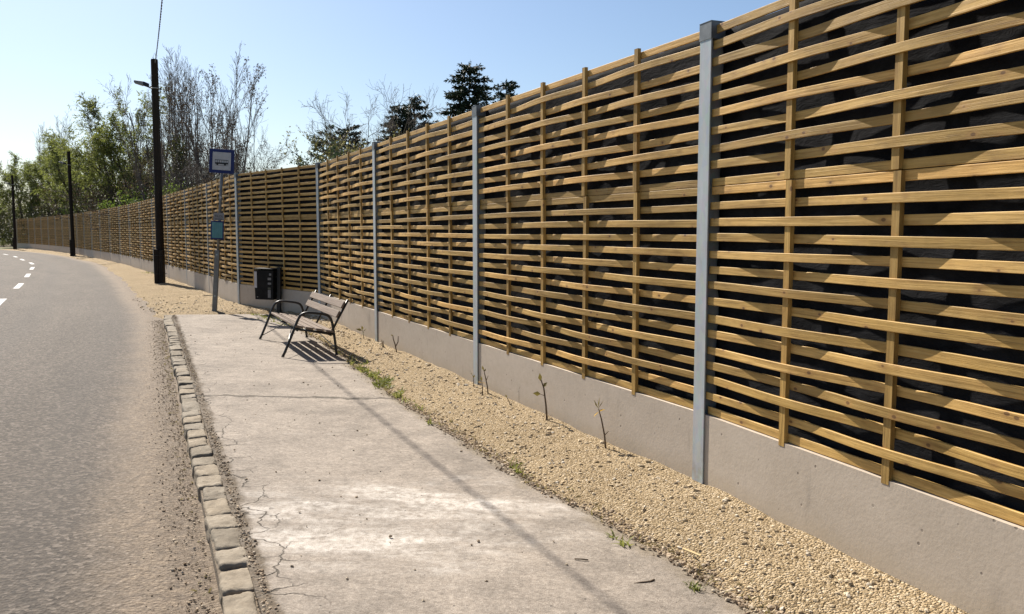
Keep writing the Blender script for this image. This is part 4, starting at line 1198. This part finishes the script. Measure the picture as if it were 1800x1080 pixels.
class Tree:
    def __init__(s, seed): s.rg = np.random.default_rng(seed); s.br = []; s.tips = []
    def branch(s, p, d, L, r, depth, P):
        """one wandering branch with side branches; P: settings per depth"""
        q = P[depth]; rg = s.rg
        n = max(3, int(q.get('seg', 6)))
        pts = [Vector(p)]; rad = [r]; dirs = [d.copy()]
        dd = d.copy()
        for i in range(n):
            dd = dd + Vector(rg.normal(size=3)) * q['wob'] + Vector((0, 0, q['up'])) / n
            if 'droop' in q: dd.z -= q['droop'] * (i / n)
            dd.normalize()
            pts.append(pts[-1] + dd * (L / n)); rad.append(max(r * (1 - (i + 1) / n * q.get('tap', .85)), q.get('rmin', .006))); dirs.append(dd.copy())
        s.br.append((pts, rad, depth))
        s.tips.append((pts, dirs, depth))
        if depth + 1 < len(P):
            k = int(q['kids'] * rg.uniform(.8, 1.2) + .5)
            for c in range(k):
                t = q['from'] + (1 - q['from']) * ((c + rg.uniform(.1, .9)) / k)
                i = min(int(t * n), n - 1); f = t * n - i
                pp = pts[i].lerp(pts[i + 1], f); bd = dirs[i + 1]
                a = R(q['ang']) * rg.uniform(.7, 1.3)
                nd = bd * math.cos(a) + perp(bd, rg) * math.sin(a)
                lr = q['len'] * rg.uniform(.65, 1.25) * (1 - q.get('lenfall', .5) * t)
                s.branch(pp, nd.normalized(), L * lr, max(rad[i] * q.get('rr', .55), .006), depth + 1, P)
    def wood(s, name, mat, sides=(6, 5, 4, 3, 3, 3)):
        Vs = []; Fs = []; b = 0
        for pts, rad, dep in s.br:
            k = sides[min(dep, 5)]; m = len(pts)
            P = np.array([p[:] for p in pts]); T = np.gradient(P, axis=0); T /= np.linalg.norm(T, axis=1)[:, None] + 1e-9
            a = np.cross(T, np.array([.31, .52, .79])); a /= np.linalg.norm(a, axis=1)[:, None] + 1e-9
            c = np.cross(T, a); th = np.arange(k) * 2 * PI / k
            V = P[:, None] + (a[:, None] * np.cos(th)[None, :, None] + c[:, None] * np.sin(th)[None, :, None]) * np.array(rad)[:, None, None]
            Vs.append(V.reshape(-1, 3))
            i, j = np.meshgrid(np.arange(m - 1), np.arange(k), indexing='ij')
            Fs.append(np.stack([b + i * k + j, b + i * k + (j + 1) % k, b + (i + 1) * k + (j + 1) % k, b + (i + 1) * k + j], -1).reshape(-1, 4)); b += m * k
        return mesh_np(name, np.vstack(Vs), np.vstack(Fs), mat, True)
    def leaves(s, name, mat, mind, per_m, l, w, hang=0.0, spread=0.15, keep=None, tfrom=0.0, along=.6):
        rg = s.rg; P = []; D = []
        for pts, dirs, dep in s.tips:
            if dep < mind: continue
            L = sum((pts[i + 1] - pts[i]).length for i in range(len(pts) - 1))
            n = rg.poisson(per_m * L * (1 - tfrom))
            if n == 0: continue
            t = (tfrom + (1 - tfrom) * rg.uniform(0, 1, n)) * (len(pts) - 1); i = np.minimum(t.astype(int), len(pts) - 2); f = (t - i)[:, None]
            A = np.array([p[:] for p in pts]); B = np.array([p[:] for p in dirs])
            P.append(A[i] * (1 - f) + A[i + 1] * f + rg.normal(0, spread, (n, 3)))
            D.append(B[i] * along + rg.normal(0, .6, (n, 3)) + np.array([0, 0, -hang]))
        P = np.vstack(P); D = np.vstack(D)
        if keep is not None:
            k = keep(P); P, D = P[k], D[k]
        n = len(P)
        V, F = leaf_arrays(P, D, l * rg.uniform(.6, 1.4, n), w * rg.uniform(.7, 1.3, n), rg)
        return mesh_np(name, V, F, mat, False, {"rnd": np.repeat(rg.uniform(0, 1, n), 4)})

def plant(name, label, cat, group, x, y, meshes, s=1.0, rz=0.0, tilt=0.0, z=-.14, w=1.0):
    r = empty(name, (x, y, z), (0, tilt, rz)); r.scale = (s * w, s * w, s)
    tag(r, label, cat, group)
    for nm, me in meshes:
        link(nm, me, r)
    return r

def clumpy(seed, sc_, thr):
    return lambda P: (vnoise(P[:, 0] + P[:, 2] * .7, P[:, 1] - P[:, 2] * .6, sc_, seed) > thr)

def willow(seed, H, lean=.12, dens=1.0, kids=9):
    t = Tree(seed)
    P = [dict(seg=9, wob=.075, up=.10, kids=kids, **{'from': .28}, ang=36, len=.52, lenfall=.45, rr=.55, tap=.8),
         dict(seg=8, wob=.10, up=.35, kids=8, **{'from': .15}, ang=38, len=.46, lenfall=.4, rr=.5),
         dict(seg=6, wob=.12, up=.12, kids=8, **{'from': .1}, ang=42, len=.55, lenfall=.3, rr=.5, rmin=.008),
         dict(seg=5, wob=.14, up=-.15, droop=.16, kids=0, **{'from': 0}, ang=0, len=0, rmin=.006)]
    t.branch(Vector((0, 0, 0)), Vector((lean, .03, 1)).normalized(), H * .84, .17 * H / 12, 0, P)
    t.branch(Vector((.1, 0, .2)), Vector((-lean * 1.6, .1, 1)).normalized(), H * .74, .13 * H / 12, 0, P)
    return [("trunk", t.wood("willow_wood", M_BARK)), ("crown", t.leaves("willow_leaves", M_WILLOW, 2, 15 * dens, .26, .068, .35, .08, clumpy(seed, .9, -.45), along=.9))]

def bare(seed, H, stems=4, spread=.16, mat=None, buds=None, dens=1.0, ivy=False):
    t = Tree(seed); rg = t.rg
    P = [dict(seg=10, wob=.035, up=.22, kids=12, **{'from': .25}, ang=23, len=.33, lenfall=.55, rr=.45, tap=.93, rmin=.010),
         dict(seg=7, wob=.055, up=.45, kids=7, **{'from': .12}, ang=27, len=.40, lenfall=.35, rr=.5, rmin=.008),
         dict(seg=5, wob=.08, up=.35, kids=4, **{'from': .15}, ang=30, len=.5, lenfall=.3, rr=.6, rmin=.006),
         dict(seg=3, wob=.1, up=.3, kids=0, **{'from': .2}, ang=0, len=0, rmin=.006)]
    for i in range(stems):
        a = 2 * PI * i / stems + rg.uniform(-.5, .5); sp = spread * rg.uniform(.5, 1.3)
        t.branch(Vector((.25 * math.cos(a), .25 * math.sin(a), 0)), Vector((sp * math.cos(a), sp * math.sin(a), 1)).normalized(), H * rg.uniform(.80, 1.0), .085 * H / 10, 0, P)
    out = [("trunk", t.wood("bare_wood", mat or M_GBARK))]
    if buds: out.append(("crown", t.leaves("bud_leaves", buds[0], 2, buds[1], buds[2], buds[3], .1, .06, clumpy(seed + 3, .55, buds[4]))))
    if ivy:
        rgv = np.random.default_rng(seed + 9); pp = []
        for pts, dirs, dep in t.tips:
            if dep == 0:
                for p in pts[2:-2]: pp.append(p[:])
        pp = np.array(pp); pick = pp[rgv.integers(0, len(pp), 9)]
        Q = np.vstack([c + rgv.normal(0, .30, (170, 3)) * np.array([1, 1, 1.5]) for c in pick])
        V, F = leaf_arrays(Q, rgv.normal(size=Q.shape) + np.array([0, 0, -.4]), .16 * rgv.uniform(.6, 1.3, len(Q)), .12, rgv)
        out.append(("ivy", mesh_np("ivy_clumps", V, F, M_IVY, False, {"rnd": np.repeat(rgv.uniform(0, 1, len(Q)), 4)})))
    return out

def spreading(seed, H, mat=None, buds=None, nst=3, wide=.45):
    t = Tree(seed); rg = t.rg
    P = [dict(seg=8, wob=.11, up=.25, kids=8, **{'from': .25}, ang=46, len=.55, lenfall=.35, rr=.5, tap=.85, rmin=.012),
         dict(seg=8, wob=.13, up=.20, kids=9, **{'from': .15}, ang=46, len=.48, lenfall=.3, rr=.5, rmin=.010),
         dict(seg=6, wob=.16, up=.1, kids=7, **{'from': .15}, ang=46, len=.5, lenfall=.3, rr=.55, rmin=.008),
         dict(seg=4, wob=.18, up=.1, kids=0, **{'from': .2}, ang=0, len=0, rmin=.006)]
    for i in range(nst):
        a = 2 * PI * i / nst + rg.uniform(-.4, .4); sp = wide * rg.uniform(.5, 1.2)
        t.branch(Vector((.1 * math.cos(a), .1 * math.sin(a), 0)), Vector((sp * math.cos(a), sp * math.sin(a), 1)).normalized(), H * .88, .10 * H / 9, 0, P)
    out = [("trunk", t.wood("spreading_wood", mat or M_BARK))]
    if buds: out.append(("crown", t.leaves("bud_leaves", buds[0], 2, buds[1], buds[2], buds[3], .0, .08, clumpy(seed + 3, .6, buds[4]))))
    return out

def shrub(seed, H, mat, n=7, leaf=(.13, .07), dens=30, barkm=None):
    t = Tree(seed); rg = t.rg
    P = [dict(seg=6, wob=.12, up=.1, kids=8, **{'from': .2}, ang=42, len=.5, lenfall=.4, rr=.5, tap=.85, rmin=.010),
         dict(seg=5, wob=.15, up=.15, kids=6, **{'from': .15}, ang=45, len=.5, lenfall=.3, rr=.5, rmin=.008),
         dict(seg=4, wob=.18, up=.1, kids=0, **{'from': .2}, ang=0, len=0, rmin=.006)]
    for i in range(n):
        a = 2 * PI * i / n + rg.uniform(-.4, .4); sp = rg.uniform(.15, .8)
        t.branch(Vector((.3 * math.cos(a), .3 * math.sin(a), 0)), Vector((sp * math.cos(a), sp * math.sin(a), 1)).normalized(), H * rg.uniform(.7, 1.05), .03 * H / 3, 0, P)
    return [("stems", t.wood("shrub_wood", barkm or M_BARK)), ("foliage", t.leaves("shrub_leaves", mat, 1, dens, leaf[0], leaf[1], .0, .10, clumpy(seed, 1.3, -.35)))]

def spruce(seed, H, wid, mat, gap=.0, dens=1.0, droop=.35, flat_top=False):
    """a straight trunk with whorls of drooping boughs carrying needle sprays"""
    rg = np.random.default_rng(seed); t = Tree(seed)
    t.br.append(([Vector((0, 0, H * k / 10)) for k in range(11)], [.16 * H / 12 * (1 - k / 10.6) for k in range(11)], 0))
    P = []; D = []; Ls = []
    nw = int(H / .34)
    for k in range(nw):
        f = (k + .5) / nw; z = H * (.08 + .90 * f)
        prof = min(1.0, (1 - f) * 1.35 + .05) ** .5 * (.72 + .28 * min(1, f * 5))
        nb_ = 8 if f < .85 else 7
        for b_ in range(nb_):
            if rg.uniform() < gap: continue
            a = 2 * PI * (b_ + rg.uniform(0, .8)) / nb_ + k * 1.1
            L = max(.35, wid * prof * rg.uniform(.62, 1.22))
            up0 = .35 * (f - .45) + rg.normal(0, .13)
            n = max(4, int(L / .22)); pts = []
            zj = rg.normal(0, .10)
            for i in range(n + 1):
                u = i / n
                zz = z + zj + L * (up0 * u - droop * u * u * (1 - f * .6) + .25 * max(0, u - .7) ** 1.2)
                pts.append(Vector((math.cos(a + .15 * u) * L * u, math.sin(a + .15 * u) * L * u, zz)))
            t.br.append((pts, [max(.022 * L * (1 - i / n * .85), .006) for i in range(n + 1)], 3))
            A = np.array([p[:] for p in pts])
            ns = int(42 * L * dens + 12)
            u = rg.uniform(.10, 1.0, ns) ** .8 * n; i = np.minimum(u.astype(int), n - 1); ff = (u - i)[:, None]
            q = A[i] * (1 - ff) + A[i + 1] * ff
            d0 = np.array([math.cos(a), math.sin(a), 0]); sd = np.array([-math.sin(a), math.cos(a), 0])
            sgn = rg.choice([-1, 1], ns)[:, None]
            D.append(d0 * rg.uniform(.3, 1.0, (ns, 1)) + sd * sgn * rg.uniform(.2, 1.0, (ns, 1)) + np.stack([0 * u, 0 * u, rg.normal(-.35, .45, ns)], 1))
            P.append(q); Ls.append(np.clip(.24 + .15 * L * (1 - u / n), .18, .5) * rg.uniform(.7, 1.3, ns))
    # leader
    P.append(np.array([[0, 0, H * .97]] * 40) + rg.normal(0, .03, (40, 3)) * np.array([1, 1, 6])); D.append(rg.normal(0, .5, (40, 3)) + np.array([0, 0, .7])); Ls.append(np.full(40, .22))
    P = np.vstack(P); D = np.vstack(D); Ls = np.concatenate(Ls)
    V, F = leaf_arrays(P, D, Ls, Ls * .26, rg)
    return [("trunk", t.wood("conifer_wood", M_BARK, (8, 5, 4, 3))), ("crown", mesh_np("needle_sprays", V, F, mat, False, {"rnd": np.repeat(rg.uniform(0, 1, len(P)), 4)}))]

def place(u, y): return (u - 900) / F_PX * (y * math.cos(PITCH) + .8 * math.sin(PITCH)) , y
def height(v, y): return EYE + (407.4 - v) * y / F_PX * 1.0 + .14
def H_of(v, y):
    b = -(v - 540) / F_PX; c, s = math.cos(PITCH), math.sin(PITCH)
    return EYE + (-s + b * c) * y / (c + b * s) + .14

G1 = "trees behind the fence on the left"
W1 = willow(1, 12.6, .16, .75, 8); W2 = willow(2, 9.5, -.1, 1.0); W3 = willow(3, 14.0, .05, 1.15, 10); W4 = willow(4, 10, .2, 1.2, 10)
B1 = bare(11, 12.5, 3, .11); B2 = bare(12, 12.5, 4, .14, None, (M_DEAD, 3, .10, .05, .28)); B3 = bare(13, 11.5, 3, .16, None, (M_DEAD, 7, .11, .06, .16)); B4 = bare(14, 11, 3, .15, None, None, 1, True)
BB = bare(15, 11, 5, .22, M_BARK, (M_BUD, 7, .13, .05, -.15))
SP = spreading(21, 8.0, M_GBARK, (M_DEAD, 4, .09, .045, .1), 4, .6)
fence_line = np.vstack([posts, [[-60.5, 96.0], [-72, 106], [-95, 120]]])
def behind(x, y):
    """metres behind the fence line (and its continuation along the bend)"""
    p = np.array([x, y]); best = (1e9, 0)
    for i in range(len(fence_line) - 1):
        a, b = fence_line[i], fence_line[i + 1]; d = b - a
        t = min(max(((p - a) @ d) / (d @ d), 0), 1); v = p - (a + t * d); dist = np.linalg.norm(v)
        sg = d[1] * v[0] - d[0] * v[1]
        if dist < best[0]: best = (dist, 1 if sg > 0 else -1)
    return best[0] * best[1]
def T_(name, label, meshes, u, y, v, H0, rz=0., tilt=0., group=G1, cat="tree", w=1.0):
    H0 = max(max(v.co.z for v in me.vertices) for _, me in meshes)
    mg = 3.0 if cat == 'shrub' else 3.6
    while behind(place(u, y)[0], y) < mg and y < 170: y += 0.5
    x, _ = place(u, y)
    plant(name, label, cat, group, x, y, meshes, H_of(v, y) / H0, rz, tilt, w=w)
T_("willow_tree", "tall thin-crowned willow with two visible stems, between the nearest and second utility poles", W1, 232, 58, 126, 12.4, .4)
T_("willow_tree", "lower yellow-green willow just right of the second utility pole", W2, 158, 66, 235, 9.2, 1.1)
T_("willow_tree", "broad dense green willow behind the fence between the farthest and second poles", W3, 88, 92, 222, 13.6, 2.2)
T_("willow_tree", "willow with a bent trunk and hanging crown right beside the farthest pole", W4, 45, 96, 262, 9.7, 3.0)
T_("willow_tree", "bushy willow filling the gap left of the nearest utility pole", W4, 240, 60, 190, 9.7, 5.0)
T_("willow_tree", "willow half hidden behind the second utility pole", W2, 120, 84, 250, 9.2, 4.0)
T_("poplar_tree", "thin leafless poplar rising pale above the willows left of the second pole", B1, 118, 112, 195, 12.0, .3)
T_("poplar_tree", "small pale leafless poplar just left of the bare one behind the willows", B1, 80, 118, 212, 12.0, 2.3)
T_("bare_tree", "olive budding tree directly behind the nearest utility pole", BB, 262, 50, 150, 10.6, 1.0)
T_("bare_tree", "budding brown tree with forked stems left of the street lamp", BB, 226, 56, 168, 10.6, 3.2)
T_("bare_tree", "tallest leafless tree with upright twigs, just right of the nearest pole", B1, 312, 45, 74, 12.0, 2.0)
T_("bare_tree", "leafless tree with straight grey stems above the green shrub, right of the tallest one", B2, 338, 49, 92, 12.0, .5)
T_("bare_tree", "leafless tree clad in yellow-green ivy clumps left of the bus stop sign", B4, 346, 43, 128, 10.5, 1.3)
T_("bare_tree", "leafless tree standing straight behind the bus stop sign", B3, 376, 46, 92, 11.0, 4.1)
T_("bare_tree", "leafless tree with dark dead leaf clumps, rightmost of the tall bare group", B3, 408, 44, 84, 11.0, 2.6)
T_("bare_tree", "leafless tree with fine crown behind the nearest pole and its lamp", B2, 285, 54, 100, 12.0, 3.7)
T_("bare_tree", "leafless tree with dark forked stem in the middle of the bare group", B1, 352, 52, 104, 12.0, 5.1, .03)
T_("bare_tree", "shorter leafless tree filling the bare group's right side, behind the dead-leaved one", B2, 424, 50, 150, 12.0, 2.2)
T_("bare_tree", "low arching bare tree with twigs hanging toward the open sky, right of the sign", SP, 432, 39, 205, 7.6, .8, w=.75)
T_("bare_tree", "small bare thicket tree behind the angled dark fence panel", SP, 395, 42, 235, 7.6, 2.8)
T_("bare_tree", "hazy leafless tree at the left edge of the view", B2, 14, 128, 262, 12.0, 1.9)
T_("bare_tree", "hazy budding tree at the left edge beside the farthest pole", BB, -12, 112, 285, 10.6, .2)

G2 = "shrubs behind the fence on the left"
S1 = shrub(31, 4.6, M_FRESH, 8, (.15, .085), 26); S2 = shrub(32, 4.2, M_WILLOW, 8, (.15, .06), 26); S3 = shrub(33, 3.6, M_IVY, 9, (.13, .08), 24); S4 = shrub(34, 4.6, M_DEAD, 9, (.11, .06), 9, M_BARK)
def S_(label, meshes, u, y, v, H0, rz=0., group=G2, w=1.0):
    T_("shrub", label, meshes, u, y, v, H0, rz, 0., group, "shrub", w)
S_("bright green shrub peeping over the fence right of the nearest utility pole", S1, 322, 34, 305, 4.4, .3)
S_("bright green shrub over the fence just left of the nearest utility pole", S1, 258, 40, 318, 4.4, 1.7)
S_("yellow-green shrub over the fence under the two-stemmed willow", S2, 228, 46, 335, 4.0, 2.2)
S_("light green shrub over the fence just right of the second utility pole", S1, 152, 64, 352, 4.4, 3.3)
S_("dark shrub over the fence beneath the willow's leaning stem", S3, 190, 56, 338, 3.4, .9)
S_("dark shrub over the fence straight below the bus stop sign", S3, 385, 29, 300, 3.4, 2.9)
S_("brown twiggy shrub between the green shrub and the bus stop sign", S4, 355, 33, 268, 4.4, .5)
S_("brown twiggy shrub behind the nearest pole at fence height", S4, 290, 40, 270, 4.4, 2.5)
S_("dark shrub over the far fence left of the second pole", S3, 105, 84, 330, 3.4, 4.6)
S_("dark undergrowth shrub over the far fence near the farthest pole", S3, 66, 94, 335, 3.4, 1.5)
S_("low grey-green bush on the far verge left of the farthest pole", S2, 6, 100, 418, 4.0, .6)
S_("brown shrub behind the second pole at fence height", S4, 135, 76, 300, 4.4, 1.1)
S_("brown shrub in the gap between the willows above the fence", S4, 178, 64, 290, 4.4, 3.9)
S_("brown shrub over the fence between leaning willow and nearest pole", S4, 222, 52, 270, 4.4, 5.2)
S_("twiggy brown shrub right of the bus stop sign over the dark panel", S4, 415, 36, 282, 4.4, 4.4)

# the wood beyond: nobody could count these stems and leaves
rgw = np.random.default_rng(77)
tw = Tree(88)
Pw = [dict(seg=5, wob=.06, up=.2, kids=5, **{'from': .3}, ang=32, len=.4, lenfall=.4, rr=.5, rmin=.02), dict(seg=4, wob=.1, up=.25, kids=0, **{'from': .1}, ang=0, len=0, rmin=.015)]
Qp = []
for i in range(260):
    u = rgw.uniform(-80, 500); y = rgw.uniform(62, 150) if u < 240 else rgw.uniform(52, 85)
    while behind(place(u, y)[0], y) < 6 and y < 190: y += 2.0
    x, _ = place(u, y); h = rgw.uniform(4, 7.5) * (1 if u < 420 else .6)
    tw.branch(Vector((x, y, -.14)), Vector((rgw.normal(0, .08), 0, 1)).normalized(), h, .06, 0, Pw)
    n = int(rgw.uniform(120, 330)); c = np.array([x, y, 0])
    Qp.append(c + np.column_stack([rgw.normal(0, 1.3, n), rgw.normal(0, 1.3, n), rgw.uniform(.3, h * .85, n)]))
Qp = np.vstack(Qp)
V, F = leaf_arrays(Qp, rgw.normal(size=Qp.shape), .26 * rgw.uniform(.6, 1.4, len(Qp)), .12, rgw)
wd = empty("far_wood", (0, 60, -.14)); wd['kind'] = 'stuff'; tag(wd, "dense brown-green undergrowth and stems of the wood behind the fence", "wood")
def shift(me):
    me.transform(Matrix.Translation((0, -60, .14))); return me
for nm, me in (("stems", shift(tw.wood("far_stems", M_BARK, (4, 3)))), ("foliage", shift(mesh_np("far_leaves", V, F, M_IVY, False, {"rnd": np.repeat(rgw.uniform(0, 1, len(Qp)), 4)})))):
    o = link(nm, me, wd); o['kind'] = 'stuff'

G3 = "trees behind the fence on the right"
SPR1 = spruce(41, 13.5, 3.1, M_NEEDLE, .14, 1.0, .42); SPR2 = spruce(42, 13.0, 2.7, M_NEEDLE, .05, 1.0, .3); SPR3 = spruce(43, 9.0, 2.2, M_NEEDLE, .12, .9, .1); PIN = spruce(44, 7.5, 1.5, M_PINE, .45, .8, -.15)
OS = spreading(45, 8.5, M_GBARK, None, 3, .38)
YS = shrub(46, 5.0, M_BUD, 9, (.12, .06), 30, M_GBARK); WS = shrub(47, 4.6, M_BLOSS, 9, (.09, .06), 14, M_GBARK)
T_("spruce_tree", "tallest dark spruce with wide drooping boughs above the second steel post", SPR1, 826, 60, 104, 13.6, .2, 0, G3, w=1.1)
T_("spruce_tree", "shorter dark spruce tip just right of the tallest spruce", SPR2, 890, 68, 136, 13.0, 1.4, 0, G3)
T_("spruce_tree", "open-topped dark conifer above the fence with visible trunk, left of the tallest spruce", SPR3, 731, 52, 158, 9.0, .7, 0, G3)
T_("spruce_tree", "dense dark low conifer merging with the open-topped one on its left side", SPR2, 704, 50, 178, 13.0, 3.0, 0, G3)
T_("spruce_tree", "narrow dark conifer top between the pine and the crooked leafless tree", SPR3, 616, 48, 208, 9.0, 2.1, 0, G3)
T_("pine_tree", "slender pine with tufted open crown, leftmost of the trees on the right", PIN, 577, 44, 203, 7.6, .4, 0, G3)
T_("bare_tree", "crooked leafless tree with wide thin branches between two dark conifers", OS, 660, 44, 146, 8.2, 1.8, 0, G3, w=.7)
T_("bare_tree", "small leafless tree with pale twigs right of the open-topped conifer", OS, 752, 50, 196, 8.2, 4.4, 0, G3, w=.6)
S_("yellow-green budding shrub under the slender pine", YS, 606, 40, 238, 4.8, .4, "shrubs behind the fence on the right", .8)
S_("yellow-green budding shrub under the crooked leafless tree", YS, 655, 41, 215, 4.8, 2.4, "shrubs behind the fence on the right", .8)
S_("pale blossoming shrub just above the fence left of the third steel post", WS, 628, 38, 250, 4.4, 1.4, "shrubs behind the fence on the right", .8)
S_("grey-green shrub at the left end of the trees on the right", shrub(48, 4.2, M_PINE, 8, (.14, .07), 22, M_GBARK), 560, 37, 240, 4.0, 3.4, "shrubs behind the fence on the right", .8)
S_("small grey-green bush lowest at the left beside the pine", shrub(49, 3.4, M_PINE, 7, (.14, .07), 22, M_GBARK), 540, 35, 268, 3.2, 1.0, "shrubs behind the fence on the right", .8)
